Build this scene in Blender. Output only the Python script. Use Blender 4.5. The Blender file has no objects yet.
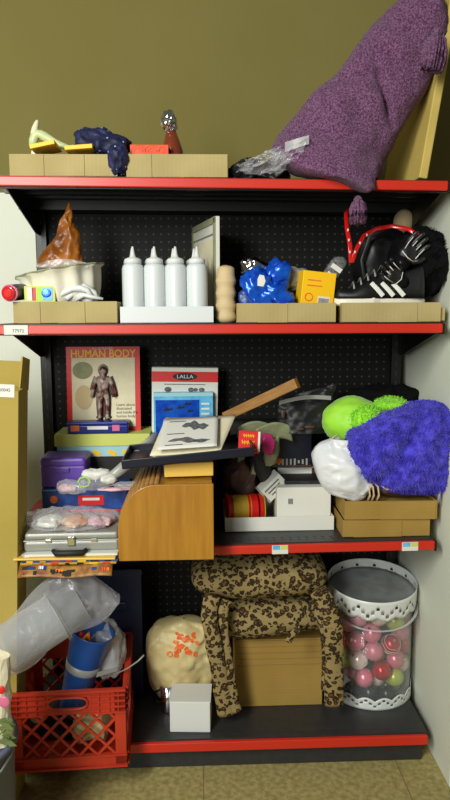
import bpy, bmesh, math, random
from math import pi, sin, cos, radians as R_
from mathutils import Vector as V, Matrix, Euler, noise

# ------------------------------------------------------------------ camera, light, exposure
S = bpy.context.scene
COL = S.collection
CAM = V((-0.0798, -1.9059, 1.397)); PITCH, YAW, ROLL, FPX = .1311, .0376, -.0049, 677.43
F = V((sin(YAW)*cos(PITCH), cos(YAW)*cos(PITCH), -sin(PITCH)))
Rt = V((cos(YAW), -sin(YAW), 0)); Up = Rt.cross(F)
R2 = cos(ROLL)*Rt + sin(ROLL)*Up; U2 = -sin(ROLL)*Rt + cos(ROLL)*Up
cd = bpy.data.cameras.new('camera'); cam = bpy.data.objects.new('camera', cd); COL.objects.link(cam)
cam.matrix_world = Matrix(((R2.x, U2.x, -F.x, CAM.x), (R2.y, U2.y, -F.y, CAM.y), (R2.z, U2.z, -F.z, CAM.z), (0, 0, 0, 1)))
cd.sensor_fit = 'VERTICAL'; cd.sensor_height = 24; cd.lens = 24*FPX/800; cd.clip_start = .02
S.camera = cam
S.view_settings.view_transform = 'Standard'; S.view_settings.look = 'None'; S.view_settings.gamma = 1
S.view_settings.exposure = 0.0
W = bpy.data.worlds.new('world'); S.world = W; W.use_nodes = True
W.node_tree.nodes['Background'].inputs[0].default_value = (.96, 1.0, .95, 1)
W.node_tree.nodes['Background'].inputs[1].default_value = .10
def area(name, loc, target, size, power, color, sy=None):
    l = bpy.data.lights.new(name, 'AREA'); l.energy = power; l.color = color; l.size = size
    if sy: l.shape = 'RECTANGLE'; l.size_y = sy
    o = bpy.data.objects.new(name, l); COL.objects.link(o); o.location = loc
    o.rotation_euler = (V(target)-V(loc)).to_track_quat('-Z', 'Y').to_euler(); return o
area('ceiling_lamp_near', (-1.3, -2.3, 2.45), (0, .2, .9), .5, 68, (.99, 1, .92), 1.1)
area('fill_light', (-1.25, -3.1, 1.7), (.4, .2, .6), .8, 42, (.97, 1, .96), 1.0)  # added low fill from the left, stands in for room bounce, lifts right partition

def P(u, v, Y):
    d = F*FPX + R2*(u-225) - U2*(v-400); return CAM + d*((Y-CAM.y)/d.y)
Z1, Z2, Z3, Z4 = 1.756, 1.362, .720, .1065
def zs(n, x):      # shelf surfaces hang very slightly out of level
    return {1: Z1-.0085*x, 2: Z2-.002*x, 3: Z3+.0065*x, 4: Z4}[n]

# ------------------------------------------------------------------ materials
def srgb(c):
    return tuple(((x/255)/12.92 if x/255 <= .04045 else ((x/255+.055)/1.055)**2.4) for x in c) + (1,)
MC = {}
def mat(name, col, rough=.6, metal=0, col2=None, nscale=30, bump=0, bscale=200, spec=.5, alpha=1, sheen=0, coat=0, stretch=None, detail=4, contrast=(.35, .65)):
    if name in MC: return MC[name]
    m = bpy.data.materials.new(name); m.use_nodes = True; nt = m.node_tree; b = nt.nodes['Principled BSDF']
    b.inputs['Base Color'].default_value = srgb(col); b.inputs['Roughness'].default_value = rough
    b.inputs['Metallic'].default_value = metal; b.inputs['Specular IOR Level'].default_value = spec
    b.inputs['Sheen Weight'].default_value = sheen; b.inputs['Coat Weight'].default_value = coat
    if alpha < 1: b.inputs['Alpha'].default_value = alpha
    tc = nt.nodes.new('ShaderNodeTexCoord'); mp = nt.nodes.new('ShaderNodeMapping'); nt.links.new(tc.outputs['Object'], mp.inputs[0])
    if stretch: mp.inputs['Scale'].default_value = stretch
    if col2:
        n = nt.nodes.new('ShaderNodeTexNoise'); n.inputs['Scale'].default_value = nscale; n.inputs['Detail'].default_value = detail
        r = nt.nodes.new('ShaderNodeValToRGB'); r.color_ramp.elements[0].position = contrast[0]; r.color_ramp.elements[1].position = contrast[1]
        r.color_ramp.elements[0].color = srgb(col); r.color_ramp.elements[1].color = srgb(col2)
        nt.links.new(mp.outputs[0], n.inputs[0]); nt.links.new(n.outputs[0], r.inputs[0]); nt.links.new(r.outputs[0], b.inputs['Base Color'])
    if bump:
        n = nt.nodes.new('ShaderNodeTexNoise'); n.inputs['Scale'].default_value = bscale; n.inputs['Detail'].default_value = 3
        bp = nt.nodes.new('ShaderNodeBump'); bp.inputs['Strength'].default_value = bump; bp.inputs['Distance'].default_value = .004
        nt.links.new(mp.outputs[0], n.inputs[0]); nt.links.new(n.outputs[0], bp.inputs['Height']); nt.links.new(bp.outputs[0], b.inputs['Normal'])
    MC[name] = m; return m
def film(name, col, opac=.25, rough=.15, gloss=.5):
    """thin clear plastic film: mostly see-through, whitish and shiny"""
    if name in MC: return MC[name]
    m = bpy.data.materials.new(name); m.use_nodes = True; nt = m.node_tree; b = nt.nodes['Principled BSDF']; out = nt.nodes['Material Output']
    b.inputs['Base Color'].default_value = srgb(col); b.inputs['Roughness'].default_value = rough; b.inputs['Specular IOR Level'].default_value = gloss*2
    t = nt.nodes.new('ShaderNodeBsdfTransparent'); mx = nt.nodes.new('ShaderNodeMixShader')
    lw0 = nt.nodes.new('ShaderNodeLayerWeight'); lw = nt.nodes.new('ShaderNodeMath'); lw.operation = 'POWER'; lw.inputs[1].default_value = 3.0; nt.links.new(lw0.outputs['Facing'], lw.inputs[0])
    a = nt.nodes.new('ShaderNodeMath'); a.operation = 'MULTIPLY_ADD'; a.inputs[1].default_value = .55; a.inputs[2].default_value = opac; a.use_clamp = True
    nt.links.new(lw.outputs[0], a.inputs[0]); nt.links.new(a.outputs[0], mx.inputs[0]); nt.links.new(t.outputs[0], mx.inputs[1]); nt.links.new(b.outputs[0], mx.inputs[2])
    nt.links.new(mx.outputs[0], out.inputs[0]); MC[name] = m; return m
def cardboard(name, c1, c2, corr=0, axis='X'):
    if name in MC: return MC[name]
    m = mat(name, c1, .85, col2=c2, nscale=7, spec=.2, bump=.15, bscale=300)
    if corr:
        nt = m.node_tree; b = nt.nodes['Principled BSDF']
        tc = nt.nodes['Texture Coordinate']; w = nt.nodes.new('ShaderNodeTexWave'); w.bands_direction = axis; w.inputs['Scale'].default_value = corr*.5
        w.inputs['Distortion'].default_value = .5
        bp = nt.nodes.new('ShaderNodeBump'); bp.inputs['Strength'].default_value = .08; bp.inputs['Distance'].default_value = .002
        nt.links.new(tc.outputs['Object'], w.inputs[0]); nt.links.new(w.outputs[1], bp.inputs['Height']); nt.links.new(bp.outputs[0], b.inputs['Normal'])
    return m
def pegmat():
    m = mat('pegboard_black', (10, 9, 9), .6, spec=.25); nt = m.node_tree; b = nt.nodes['Principled BSDF']; N = nt.nodes.new; L = nt.links.new
    tc = nt.nodes['Texture Coordinate']; sp = N('ShaderNodeSeparateXYZ'); L(tc.outputs['Object'], sp.inputs[0])
    ds = []
    for k in ('X', 'Z'):
        a = N('ShaderNodeMath'); a.operation = 'PINGPONG'; a.inputs[1].default_value = .0127; L(sp.outputs[k], a.inputs[0])
        q = N('ShaderNodeMath'); q.operation = 'POWER'; q.inputs[1].default_value = 2; L(a.outputs[0], q.inputs[0]); ds.append(q)
    s = N('ShaderNodeMath'); s.operation = 'ADD'; L(ds[0].outputs[0], s.inputs[0]); L(ds[1].outputs[0], s.inputs[1])
    c = N('ShaderNodeMath'); c.operation = 'LESS_THAN'; c.inputs[1].default_value = .0032**2; L(s.outputs[0], c.inputs[0])
    mx = N('ShaderNodeMix'); mx.data_type = 'RGBA'; mx.inputs['A'].default_value = srgb((10, 9, 9)); mx.inputs['B'].default_value = srgb((74, 70, 60))
    L(c.outputs[0], mx.inputs['Factor']); L(mx.outputs['Result'], b.inputs['Base Color']); return m
def leopard():
    m = mat('leopard_fleece', (150, 125, 80), .95, spec=.1, sheen=.0); nt = m.node_tree; b = nt.nodes['Principled BSDF']; N = nt.nodes.new; L = nt.links.new
    tc = nt.nodes['Texture Coordinate']; wn = N('ShaderNodeTexNoise'); wn.inputs['Scale'].default_value = 55; L(tc.outputs['Object'], wn.inputs[0])
    vm = N('ShaderNodeVectorMath'); vm.operation = 'MULTIPLY_ADD'; vm.inputs[1].default_value = (.020,)*3; L(wn.outputs[1], vm.inputs[0]); L(tc.outputs['Object'], vm.inputs[2])
    v = N('ShaderNodeTexVoronoi'); v.inputs['Scale'].default_value = 62; L(vm.outputs[0], v.inputs[0])
    r = N('ShaderNodeValToRGB'); e = r.color_ramp.elements; e[0].position = 0; e[0].color = srgb((104, 80, 48)); e[1].position = 1; e[1].color = srgb((150, 130, 86))
    for p, c in ((.22, (100, 76, 46)), (.27, (52, 40, 28)), (.50, (52, 40, 28)), (.56, (150, 130, 86))):
        q = e.new(p); q.color = srgb(c)
    n2 = N('ShaderNodeTexNoise'); n2.inputs['Scale'].default_value = 90; L(tc.outputs['Object'], n2.inputs[0])
    ad = N('ShaderNodeMath'); ad.operation = 'MULTIPLY_ADD'; ad.inputs[1].default_value = .5; ad.inputs[2].default_value = -.23; L(n2.outputs[0], ad.inputs[0])
    sm = N('ShaderNodeMath'); sm.operation = 'ADD'; L(ad.outputs[0], sm.inputs[0]); L(v.outputs['Distance'], sm.inputs[1])
    L(sm.outputs[0], r.inputs[0]); L(r.outputs[0], b.inputs['Base Color']); return m

M = dict(
 wall=mat('tan_wall_paint', (126, 116, 64), .9, col2=(130, 120, 69), nscale=3, bump=.12, bscale=90, spec=.2),
 white_wall=mat('white_board', (228, 230, 214), .6, col2=(222, 225, 208), nscale=5, spec=.3),
 floor=mat('beige_floor', (180, 166, 108), .6, col2=(146, 134, 82), nscale=60, spec=.3),
 black=mat('black_metal', (11, 10, 11), .45), steel=mat('charcoal_metal', (44, 44, 45), .45, col2=(50, 50, 51), nscale=40),
 red=mat('red_edge', (206, 44, 24), .38, spec=.6), redcrate=mat('red_crate_plastic', (192, 56, 30), .42, col2=(178, 48, 26), nscale=12),
 kraft=cardboard('tan_cardboard', (172, 154, 104), (184, 167, 116), 55), kraft_big=cardboard('kraft_cardboard', (176, 154, 78), (170, 148, 72)),
 kraft_dark=cardboard('brown_cardboard', (158, 126, 62), (168, 136, 70), 60, 'Z'), crease=mat('cardboard_crease', (140, 116, 76), .9),
 white=mat('white_plastic', (222, 224, 220), .35), offwhite=mat('offwhite_card', (226, 224, 214), .7), paper=mat('cream_paper', (232, 222, 190), .8, col2=(222, 212, 180), nscale=30),
 cream=mat('cream_ceramic', (240, 234, 214), .3, coat=.3), milky=mat('milky_plastic', (216, 221, 222), .35),
 navy=mat('navy_cloth', (22, 26, 58), .6, col2=(34, 40, 84), nscale=40), navyp=mat('navy_plastic', (16, 18, 34), .35), dot=mat('pale_speck', (190, 196, 215), .5),
 yellow=mat('yellow_card', (252, 196, 12), .5), yellowwood=mat('yellow_wood', (236, 192, 84), .5), gold=mat('gold_ribbon', (212, 176, 60), .3, metal=.4),
 orange=mat('orange_card', (226, 50, 14), .5, col2=(240, 84, 24), nscale=40), orangep=mat('orange_plastic', (250, 130, 20), .4),
 redp=mat('red_print', (214, 30, 30), .45), redgloss=mat('red_gloss', (206, 24, 22), .25, coat=.5),
 green=mat('pale_green_plastic', (176, 196, 140), .4, col2=(206, 214, 160), nscale=50), lime=mat('lime_satin', (170, 236, 60), .5, col2=(150, 222, 48), nscale=10, sheen=.3),
 limebox=mat('lime_lid', (206, 212, 108), .6), aqua=mat('aqua_box', (160, 206, 214), .6), purple=mat('purple_plastic', (98, 66, 166), .35),
 bluebox=mat('blue_print', (32, 52, 120), .35, col2=(44, 84, 160), nscale=30), tin=mat('tin_blue', (30, 44, 128), .3, metal=.3),
 silver=mat('brushed_tin', (166, 166, 158), .42, metal=.45), chrome=mat('foil_silver', (225, 225, 225), .16, metal=1),
 wood=mat('golden_oak', (178, 124, 34), .42, col2=(158, 104, 24), nscale=9, stretch=(6, 6, .6), coat=.2), plank=mat('pine_plank', (168, 122, 66), .6, col2=(148, 104, 52), nscale=20, stretch=(1, 8, 8)),
 sky=mat('sky_blue_print', (60, 160, 216), .35, col2=(110, 196, 232), nscale=30), ink=mat('black_ink', (24, 22, 22), .6), greyink=mat('grey_ink', (120, 122, 122), .7, col2=(70, 72, 72), nscale=150),
 bluef=mat('blue_foil', (18, 70, 196), .22, metal=.35, col2=(30, 104, 224), nscale=40), blackbag=mat('black_vinyl', (20, 20, 22), .45, bump=.2, bscale=60),
 fuzz=mat('black_fuzz', (16, 16, 18), .95, spec=.1), brownl=mat('brown_leather', (72, 46, 36), .45, col2=(84, 55, 42), nscale=30), strap=mat('cream_strap', (206, 182, 138), .7),
 amber=mat('amber_wrap', (112, 58, 12), .4, col2=(166, 98, 26), nscale=16), brownglass=mat('brown_glass', (120, 52, 28), .2, coat=.5),
 pink=mat('pink_foil', (228, 120, 160), .3, metal=.3), rag=mat('grey_green_paper', (158, 160, 124), .8, col2=(134, 138, 104), nscale=25),
 bluecup=mat('blue_plastic', (34, 84, 160), .35), darkblue=mat('dark_blue_bin', (16, 28, 66), .4), greyp=mat('grey_plastic', (150, 150, 146), .4),
 creambag=mat('cream_sack', (222, 204, 150), .5, col2=(206, 186, 130), nscale=14), foodor=mat('orange_print', (240, 120, 40), .5, col2=(222, 96, 30), nscale=80),
 bucket=mat('blue_grey_bucket', (96, 104, 130), .5), leaf=mat('leaf_green', (110, 124, 70), .6), insole=mat('dark_gap', (40, 36, 32), .8),
 bag=mat('white_bag', (236, 236, 236), .35, spec=.4, col2=(222, 224, 228), nscale=12), board=mat('pale_fibreboard', (206, 180, 96), .7, col2=(196, 170, 88), nscale=10),
 lavender=mat('lavender_film', (150, 140, 170), .25),
 film=film('clear_film', (235, 235, 240), .20), film2=film('cloudy_film', (225, 225, 225), .42, .3), clearwall=film('clear_wall', (235, 240, 240), .05, .05),
 frost=film('frosted_plastic', (205, 208, 212), .30, .35),
)
def specks(m, dens=34, size=.16):
    nt = m.node_tree; b = nt.nodes['Principled BSDF']; src = b.inputs['Base Color'].links[0].from_socket; tc = nt.nodes['Texture Coordinate']
    v = nt.nodes.new('ShaderNodeTexVoronoi'); v.inputs['Scale'].default_value = dens; nt.links.new(tc.outputs['Object'], v.inputs[0])
    c = nt.nodes.new('ShaderNodeMath'); c.operation = 'LESS_THAN'; c.inputs[1].default_value = size; nt.links.new(v.outputs['Distance'], c.inputs[0])
    mx = nt.nodes.new('ShaderNodeMix'); mx.data_type = 'RGBA'; nt.links.new(src, mx.inputs['A']); mx.inputs['B'].default_value = srgb((170, 178, 205)); nt.links.new(c.outputs[0], mx.inputs['Factor']); nt.links.new(mx.outputs['Result'], b.inputs['Base Color'])
specks(M['navy'], 60)
M['peg'] = pegmat(); M['leopard'] = leopard()
# purple chenille: woven mottling and a knitted bump
M['chenille'] = mat('purple_chenille', (88, 50, 80), .95, col2=(132, 94, 126), nscale=210, bump=.9, bscale=260, sheen=.12, spec=.1, detail=8, contrast=(.4, .62))
M['fur'] = mat('violet_fur', (48, 38, 172), .85, col2=(92, 82, 222), nscale=38, sheen=.4, spec=.15)
M['limefur'] = mat('lime_fur', (140, 216, 40), .85, col2=(170, 240, 70), nscale=60, sheen=.3, spec=.1)

# ------------------------------------------------------------------ builders
class MB:
    def __init__(s): s.b = bmesh.new()
    def _x(s, verts, mtx):
        bmesh.ops.transform(s.b, matrix=mtx, verts=verts)
    def box(s, c, d, rot=(0, 0, 0), mi=0):
        r = bmesh.ops.create_cube(s.b, size=1)['verts']
        s._x(r, Matrix.Translation(V(c)) @ Euler(rot).to_matrix().to_4x4() @ Matrix.Diagonal((*d, 1)))
        for v in r:
            for f in v.link_faces: f.material_index = mi
        return s
    def cyl(s, p0, p1, r0, r1=None, n=24, mi=0, caps=True):
        p0, p1 = V(p0), V(p1); r1 = r0 if r1 is None else r1; d = p1-p0
        r = bmesh.ops.create_cone(s.b, cap_ends=caps, segments=n, radius1=r0, radius2=r1, depth=d.length)['verts']
        s._x(r, Matrix.Translation((p0+p1)/2) @ d.to_track_quat('Z', 'Y').to_matrix().to_4x4())
        for v in r:
            for f in v.link_faces: f.material_index = mi
        return s
    def ball(s, c, rad, seg=24, rot=(0, 0, 0)):
        rad = (rad,)*3 if isinstance(rad, (int, float)) else rad
        r = bmesh.ops.create_uvsphere(s.b, u_segments=seg, v_segments=seg*2//3, radius=1)['verts']
        s._x(r, Matrix.Translation(V(c)) @ Euler(rot).to_matrix().to_4x4() @ Matrix.Diagonal((*rad, 1))); return s
    def grid(s, fn, nu, nv, cu=False, cv=False, mi=0):
        g = [[s.b.verts.new(fn(i/(nu if cu else nu-1), j/(nv if cv else nv-1))) for j in range(nv)] for i in range(nu)]
        for i in range(nu if cu else nu-1):
            for j in range(nv if cv else nv-1):
                f = s.b.faces.new((g[i][j], g[(i+1) % nu][j], g[(i+1) % nu][(j+1) % nv], g[i][(j+1) % nv])); f.material_index = mi
        return s
    def lathe(s, prof, n=48, M4=None, wob=None):
        def fn(a, t):
            k = min(int(round(t*(len(prof)-1))), len(prof)-1); r, z = prof[k]
            if wob: r *= wob(a, z)
            p = V((r*cos(a*2*pi), r*sin(a*2*pi), z)); return M4 @ p if M4 else p
        return s.grid(fn, n, len(prof), cu=True)
    def tube(s, pts, r, n=10, flat=1.0, upv=(0, 0, 1), taper=None):
        pts = [V(p) for p in pts]; K = len(pts); rings = []
        for i, p in enumerate(pts):
            t = (pts[min(i+1, K-1)]-pts[max(i-1, 0)]).normalized(); a = V(upv); a = (a - a.dot(t)*t)
            if a.length < 1e-4: a = V((1, 0, 0)) - t.x*t
            a.normalize(); b = t.cross(a); rr = r[i] if isinstance(r, (list, tuple)) else r
            rings.append([s.b.verts.new(p + a*rr*flat*cos(2*pi*k/n) + b*rr*sin(2*pi*k/n)) for k in range(n)])
        for i in range(K-1):
            for k in range(n): s.b.faces.new((rings[i][k], rings[i][(k+1) % n], rings[i+1][(k+1) % n], rings[i+1][k]))
        s.b.faces.new(rings[0][::-1]); s.b.faces.new(rings[-1]); return s
    def prism(s, pts, y0, y1, mi=0):
        """outline in x,z extruded along y"""
        a = [s.b.verts.new((x, y0, z)) for x, z in pts]; b = [s.b.verts.new((x, y1, z)) for x, z in pts]; n = len(pts)
        fs = [s.b.faces.new(a), s.b.faces.new(b[::-1])] + [s.b.faces.new((a[i], b[i], b[(i+1) % n], a[(i+1) % n])) for i in range(n)]
        for f in fs: f.material_index = mi
        return s
    def build(s, name, mats, parent=None, loc=None, rot=None, smooth=False, bev=0, sub=0, solid=0, bseg=2, kind=None, label=None):
        bmesh.ops.recalc_face_normals(s.b, faces=s.b.faces)
        me = bpy.data.meshes.new(name); s.b.to_mesh(me); s.b.free()
        for m in (mats if isinstance(mats, (list, tuple)) else [mats]): me.materials.append(M[m] if isinstance(m, str) else m)
        if smooth: me.polygons.foreach_set('use_smooth', [True]*len(me.polygons))
        o = bpy.data.objects.new(name, me); COL.objects.link(o)
        if parent is not None: o.parent = parent
        if loc is not None: o.location = loc
        if rot is not None: o.rotation_euler = rot
        if solid: q = o.modifiers.new('s', 'SOLIDIFY'); q.thickness = solid; q.offset = 0
        if bev: q = o.modifiers.new('b', 'BEVEL'); q.width = bev; q.segments = bseg; q.limit_method = 'ANGLE'
        if sub: q = o.modifiers.new('u', 'SUBSURF'); q.levels = sub; q.render_levels = sub
        if kind: o['kind'] = kind
        if label: o['label'] = label
        return o
def tag(o, label, cat, group=None, kind=None):
    o['label'] = label; o['category'] = cat
    if group: o['group'] = group
    if kind: o['kind'] = kind
    return o
def thing(name, label, cat, loc, rot=(0, 0, 0), group=None):
    o = bpy.data.objects.new(name, None); COL.objects.link(o); o.location = loc; o.rotation_euler = rot; o.empty_display_size = .05
    return tag(o, label, cat, group)
def struct(o): o['kind'] = 'structure'; return o
def spot(u0, u1, vt, Y, dep, zb):
    """front face seen between pixel columns u0..u1, top edge on row vt: gives base centre and size"""
    zt0 = P((u0+u1)/2, vt, Y).z; vm = vt + 5
    a = P(u0, vm, Y).x; b = P(u1, vm, Y).x
    z = zb if not callable(zb) else zb((a+b)/2)
    return V(((a+b)/2, Y+dep/2, z)), b-a, zt0-z
def on(n): return lambda x: zs(n, x)+.0005
def text(s, size, m, parent, loc, rot=(pi/2, 0, 0), name='lettering', ext=.0003, align='CENTER', sx=1, bold=0):
    c = bpy.data.curves.new(name, 'FONT'); c.body = s; c.size = size; c.extrude = ext; c.align_x = align; c.align_y = 'CENTER'; c.offset = bold
    o = bpy.data.objects.new(name, c); COL.objects.link(o); dg = bpy.context.evaluated_depsgraph_get()
    me = bpy.data.meshes.new_from_object(o.evaluated_get(dg)); me.name = name; bpy.data.objects.remove(o)
    me.materials.clear(); me.materials.append(M[m])
    o = bpy.data.objects.new(name, me); COL.objects.link(o); o.parent = parent; o.location = loc; o.rotation_euler = rot; o.scale = (sx, 1, 1); return o
def fbm(p, f, seed=0, oct=3):
    p = V(p)*f + V((seed*7.3, seed*3.1, seed*1.7)); a = 1; t = 0
    for _ in range(oct): t += a*noise.noise(p); p = p*2.1; a *= .5
    return t
def ridge(p, f, seed=0, oct=3):
    p = V(p)*f + V((seed*7.3, seed*3.1, seed*1.7)); a = 1; t = 0
    for _ in range(oct): t += a*(.5-abs(noise.noise(p))*1.6); p = p*2.1; a *= .5
    return t
def crumple(mb, c, rad, seed=0, amp=.15, f=14, nu=56, nv=36, floor=None, sq=1.0, rot=(0, 0, 0), shape=None):
    """soft or crumpled bag: squarish ellipsoid with sharp folds"""
    c = V(c); E = Euler(rot).to_matrix()
    def fn(a, t):
        th = a*2*pi; ph = (t-.5)*pi*.9999
        pw = lambda x: math.copysign(abs(x)**sq, x)
        d = V((pw(cos(ph))*pw(cos(th)), pw(cos(ph))*pw(sin(th)), pw(sin(ph))))
        k = 1 + amp*ridge(V((d.x*rad[0], d.y*rad[1], d.z*rad[2])), f, seed)
        p = V((d.x*rad[0]*k, d.y*rad[1]*k, d.z*rad[2]*k))
        if shape: p = shape(p, d)
        p = E @ p + c
        if floor is not None and p.z < floor: p.z = floor + .0004*(p.z-floor)
        return p
    return mb.grid(fn, nu, nv, cu=True)

# ------------------------------------------------------------------ setting
struct(MB().box((0, -1.2, -.01), (4.4, 4.0, .02)).build('floor', 'floor'))
struct(MB().box((0, .60, 1.4), (4.4, .10, 2.8)).build('wall_back', 'wall'))
struct(MB().box((-1.42, .52, .90), (1.56, .03, 1.80)).build('wall_left', 'white_wall'))
struct(MB().box((.655, .20, .865), (.02, .60, 1.73)).build('wall_right', 'white_wall', bev=.001))
jb = MB(); [jb.box((x, -1.2, .0005), (.003, 3.2, .001)) for x in (-.68, -.08, .52)]; [jb.box((0, y, .0005), (3, .003, .001)) for y in (-.25, -.85)]
struct(jb.build('trim_1', 'crease'))
t = thing('cabinet', 'dark navy cabinet side standing past the white partition at right', 'cabinet', (.84, .14, 0))
MB().box((0, 0, .5), (.33, .40, 1.0)).build('body', 'darkblue', t, bev=.004)
MB().box((-.12, -.204, .5), (.05, .008, .94)).build('door', 'darkblue', t, bev=.001)

# ------------------------------------------------------------------ shelving
su = thing('shelving_unit', 'black steel shelving with red shelf edges and a pegboard back', 'shelving', (0, 0, 0))
MB().box((0, .42, .98), (1.22, .012, 1.55)).build('back_panel', 'peg', su)
for sx in (-1, 1):
    m = MB().box((sx*.595, .405, .93), (.032, .03, 1.64))
    for k in range(46): m.box((sx*.595, .389, .16+k*.034), (.005, .003, .017), mi=1)
    m.build('upright', ['black', 'steel'], su)
X0, X1 = -.645, .612
for n in (1, 2, 3):
    rr = {1: .0085, 2: .002, 3: -.0065}[n]; zc = {1: Z1, 2: Z2, 3: Z3}[n]
    sh = MB().box((0, .205, -.002), (X1-X0, .40, .004)).box((0, .36, -.024), (X1-X0, .09, .04)).box((0, .012, -.017), (X1-X0, .012, .030))
    for y in (.09, .17, .25): sh.box((0, y, -.012), (X1-X0, .02, .016))
    if n == 3:
        for i in range(48):
            for y in (.03, .05): sh.box((-.58+i*.0245, y, .0003), (.008, .004, .0006), mi=1)
    cx = (X0+X1)/2
    sh = sh.build('shelf', ['black' if n < 3 else 'steel', 'black'], su, (cx, 0, zc-.0085*0 - rr*cx if n != 3 else zc+.0065*cx), (0, rr, 0))
    MB().box((0, -.002, -.016), (X1-X0-.006, .014, .026)).build('edge_strip', 'red', sh, bev=.003)
    for sx in (-1, 1): MB().box((sx*((X1-X0)/2-.0015), -.003, -.017), (.004, .017, .030)).build('end_cap', 'black', sh)
    for sx in (-1, 1):
        MB().prism([(-.0, 0)]*0 or [(0, -.03), (0, -.004), (.395, -.004), (.395, -.115), (.33, -.115)], -.0015, .0015).build('bracket', 'black', sh, (sx*.60-cx+(.0), .012, 0), (0, 0, pi/2))
    # price labels
    lab = {1: [], 2: [(4, 28, 'grey')], 3: [(272, 288, 'c'), (402, 418, 'c')]}[n]
    for (a, b_, kind) in lab:
        va = {2: 329, 3: 546}[n]
        xa, xb = P(a, va, -.01).x-cx, P(b_, va, -.01).x-cx
        q = MB().box(((xa+xb)/2, -.0105, -.016), (xb-xa, .002, .026))
        lb = q.build('price_label', 'offwhite', sh)
        if kind == 'c':
            w = xb-xa
            MB().box((xa+w*.27, -.0118, -.010), (w*.46, .0006, .012)).build('blue_patch', 'sky', lb)
            MB().box((xa+w*.76, -.0118, -.010), (w*.44, .0006, .012)).build('yellow_patch', 'limebox', lb)
        else: text('77972', .013, 'greyink', lb, ((xa+xb)/2+.006, -.012, -.019), name='digits')
bs = MB().box((cx, .205, -.003), (X1-X0, .40, .006)).build('base_shelf', 'steel', su, (0, 0, Z4))
MB().box((cx, -.002, -.019), (X1-X0-.006, .014, .030)).build('edge_strip', 'red', bs, bev=.003)
MB().box((cx, .03, -.052), (X1-X0-.02, .01, .105)).build('kick_plate', 'steel', bs)

# ------------------------------------------------------------------ cardboard trays
def tray(label, u0, u1, vt, Y, dep, zb, folds=(), mat_='kraft', name='cardboard_tray', group=None, rz=0, cat='box', th=.003):
    p, w, h = spot(u0, u1, vt, Y, dep, zb)
    t = thing(name, label, cat, p, (0, 0, rz), group)
    m = MB().box((0, 0, th/2), (w, dep, th))
    for s in (-1, 1):
        m.box((0, s*(dep/2-th/2), h/2), (w, th, h)); m.box((s*(w/2-th/2), 0, h/2), (th, dep-2*th, h-.0015))
    m.build('tray', mat_, t, bev=.0008)
    for fx, fw in folds:
        MB().box((fx*w, -dep/2-.0012, h*.5), (fw*w, .002, h*.96)).build('flap', mat_, t, bev=.0006)
    return t, w, h
tray('shallow cardboard tray at top left holding the green toy', 9, 117, 154, .012, .27, on(1), ((-.33, .30), (.12, .15),))
tray('shallow cardboard tray on top shelf holding orange box', 126, 228, 154, .012, .27, on(1), ((-.35, .20), (.33, .33)))
tray('cardboard tray under the white fluted cake mould', 13, 117, 301.5, .012, .25, on(2), ((.06, .26), (-.35, .22)))
tray('cardboard tray full of blue packets and a yellow box', 237, 336, 303, .012, .25, on(2), ((-.14, .3),))
tray('cardboard tray under the black striped trainer', 342, 441, 302.5, .012, .25, on(2), ((.06, .4),))

# ------------------------------------------------------------------ top shelf things
zt = zs(1, -.4)
# green toy
p = P(52, 153, .08); t = thing('toy_figure', 'pale green curved toy with cream upright tip, top left', 'toy', (P(45, 153, .08).x, .08, zt+.004))
L = lambda u, v, Y=.08, o=None: P(u, v, Y) - (o or t.location)
MB().tube([L(36, 172), L(34, 150), L(33, 138), L(35, 128), L(38, 119)], [.012, .013, .012, .010, .005], 12).build('upright_tip', 'paper', t, smooth=True, sub=1)
MB().tube([L(32, 150), L(34, 133), L(41, 134), L(50, 140), L(60, 145), L(74, 149)], [.010, .014, .014, .010, .007, .006], 12, flat=1.2).build('body', 'green', t, smooth=True, sub=1)
MB().tube([L(74, 149), L(76, 158), L(76, 174)], [.006, .006, .007], 10).build('foot', 'green', t, smooth=True)
for (a, b_, c, d, l) in ((34, 151, 58, 146, 'tilted yellow ruler piece beside the pale green toy'), (68, 152, 95, 150, 'yellow strip lying flat right of the green toy')):
    A, B = P(a, b_, .05), P(c, d, .05); mid = (A+B)/2
    o = MB().box((0, 0, 0), ((B-A).length, .10, .011)).build('yellow_ruler', 'yellow', None, mid, (0, -math.atan2(B.z-A.z, B.x-A.x), 0), bev=.001)
    tag(o, l, 'ruler')
# a block of dull folded things the rulers lie on
t = thing('notebook', 'dark notebook under the yellow rulers in the top left tray', 'book', (P(66, 160, .15).x, .15, zt+.004))
MB().box((0, 0, .026), (.19, .16, .046)).build('pages', 'paper', t); MB().box((0, 0, .050), (.194, .164, .003)).box((0, 0, .002), (.194, .164, .003)).box((-.097, 0, .026), (.003, .164, .05)).build('cover', 'insole', t)
# navy cloth
ctr = P(106, 146, .06)
t = thing('cloth_bundle', 'navy cloth with pale specks slumped between top trays', 'cloth', (ctr.x, .06, zt))
L = lambda u, v, Y=.06: P(u, v, Y)-t.location
m = MB(); crumple(m, L(103, 143), (.068, .05, .034), 3, .35, 22, rot=(0, .15, 0)); crumple(m, L(119, 160, .03), (.026, .05, .045), 5, .3, 22, floor=.001)
m.tube([L(72, 147, .05), L(82, 146, .05), L(92, 143), L(104, 141)], [.006, .010, .018, .03], 12)
m.build('cloth', 'navy', t, smooth=True)
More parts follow.
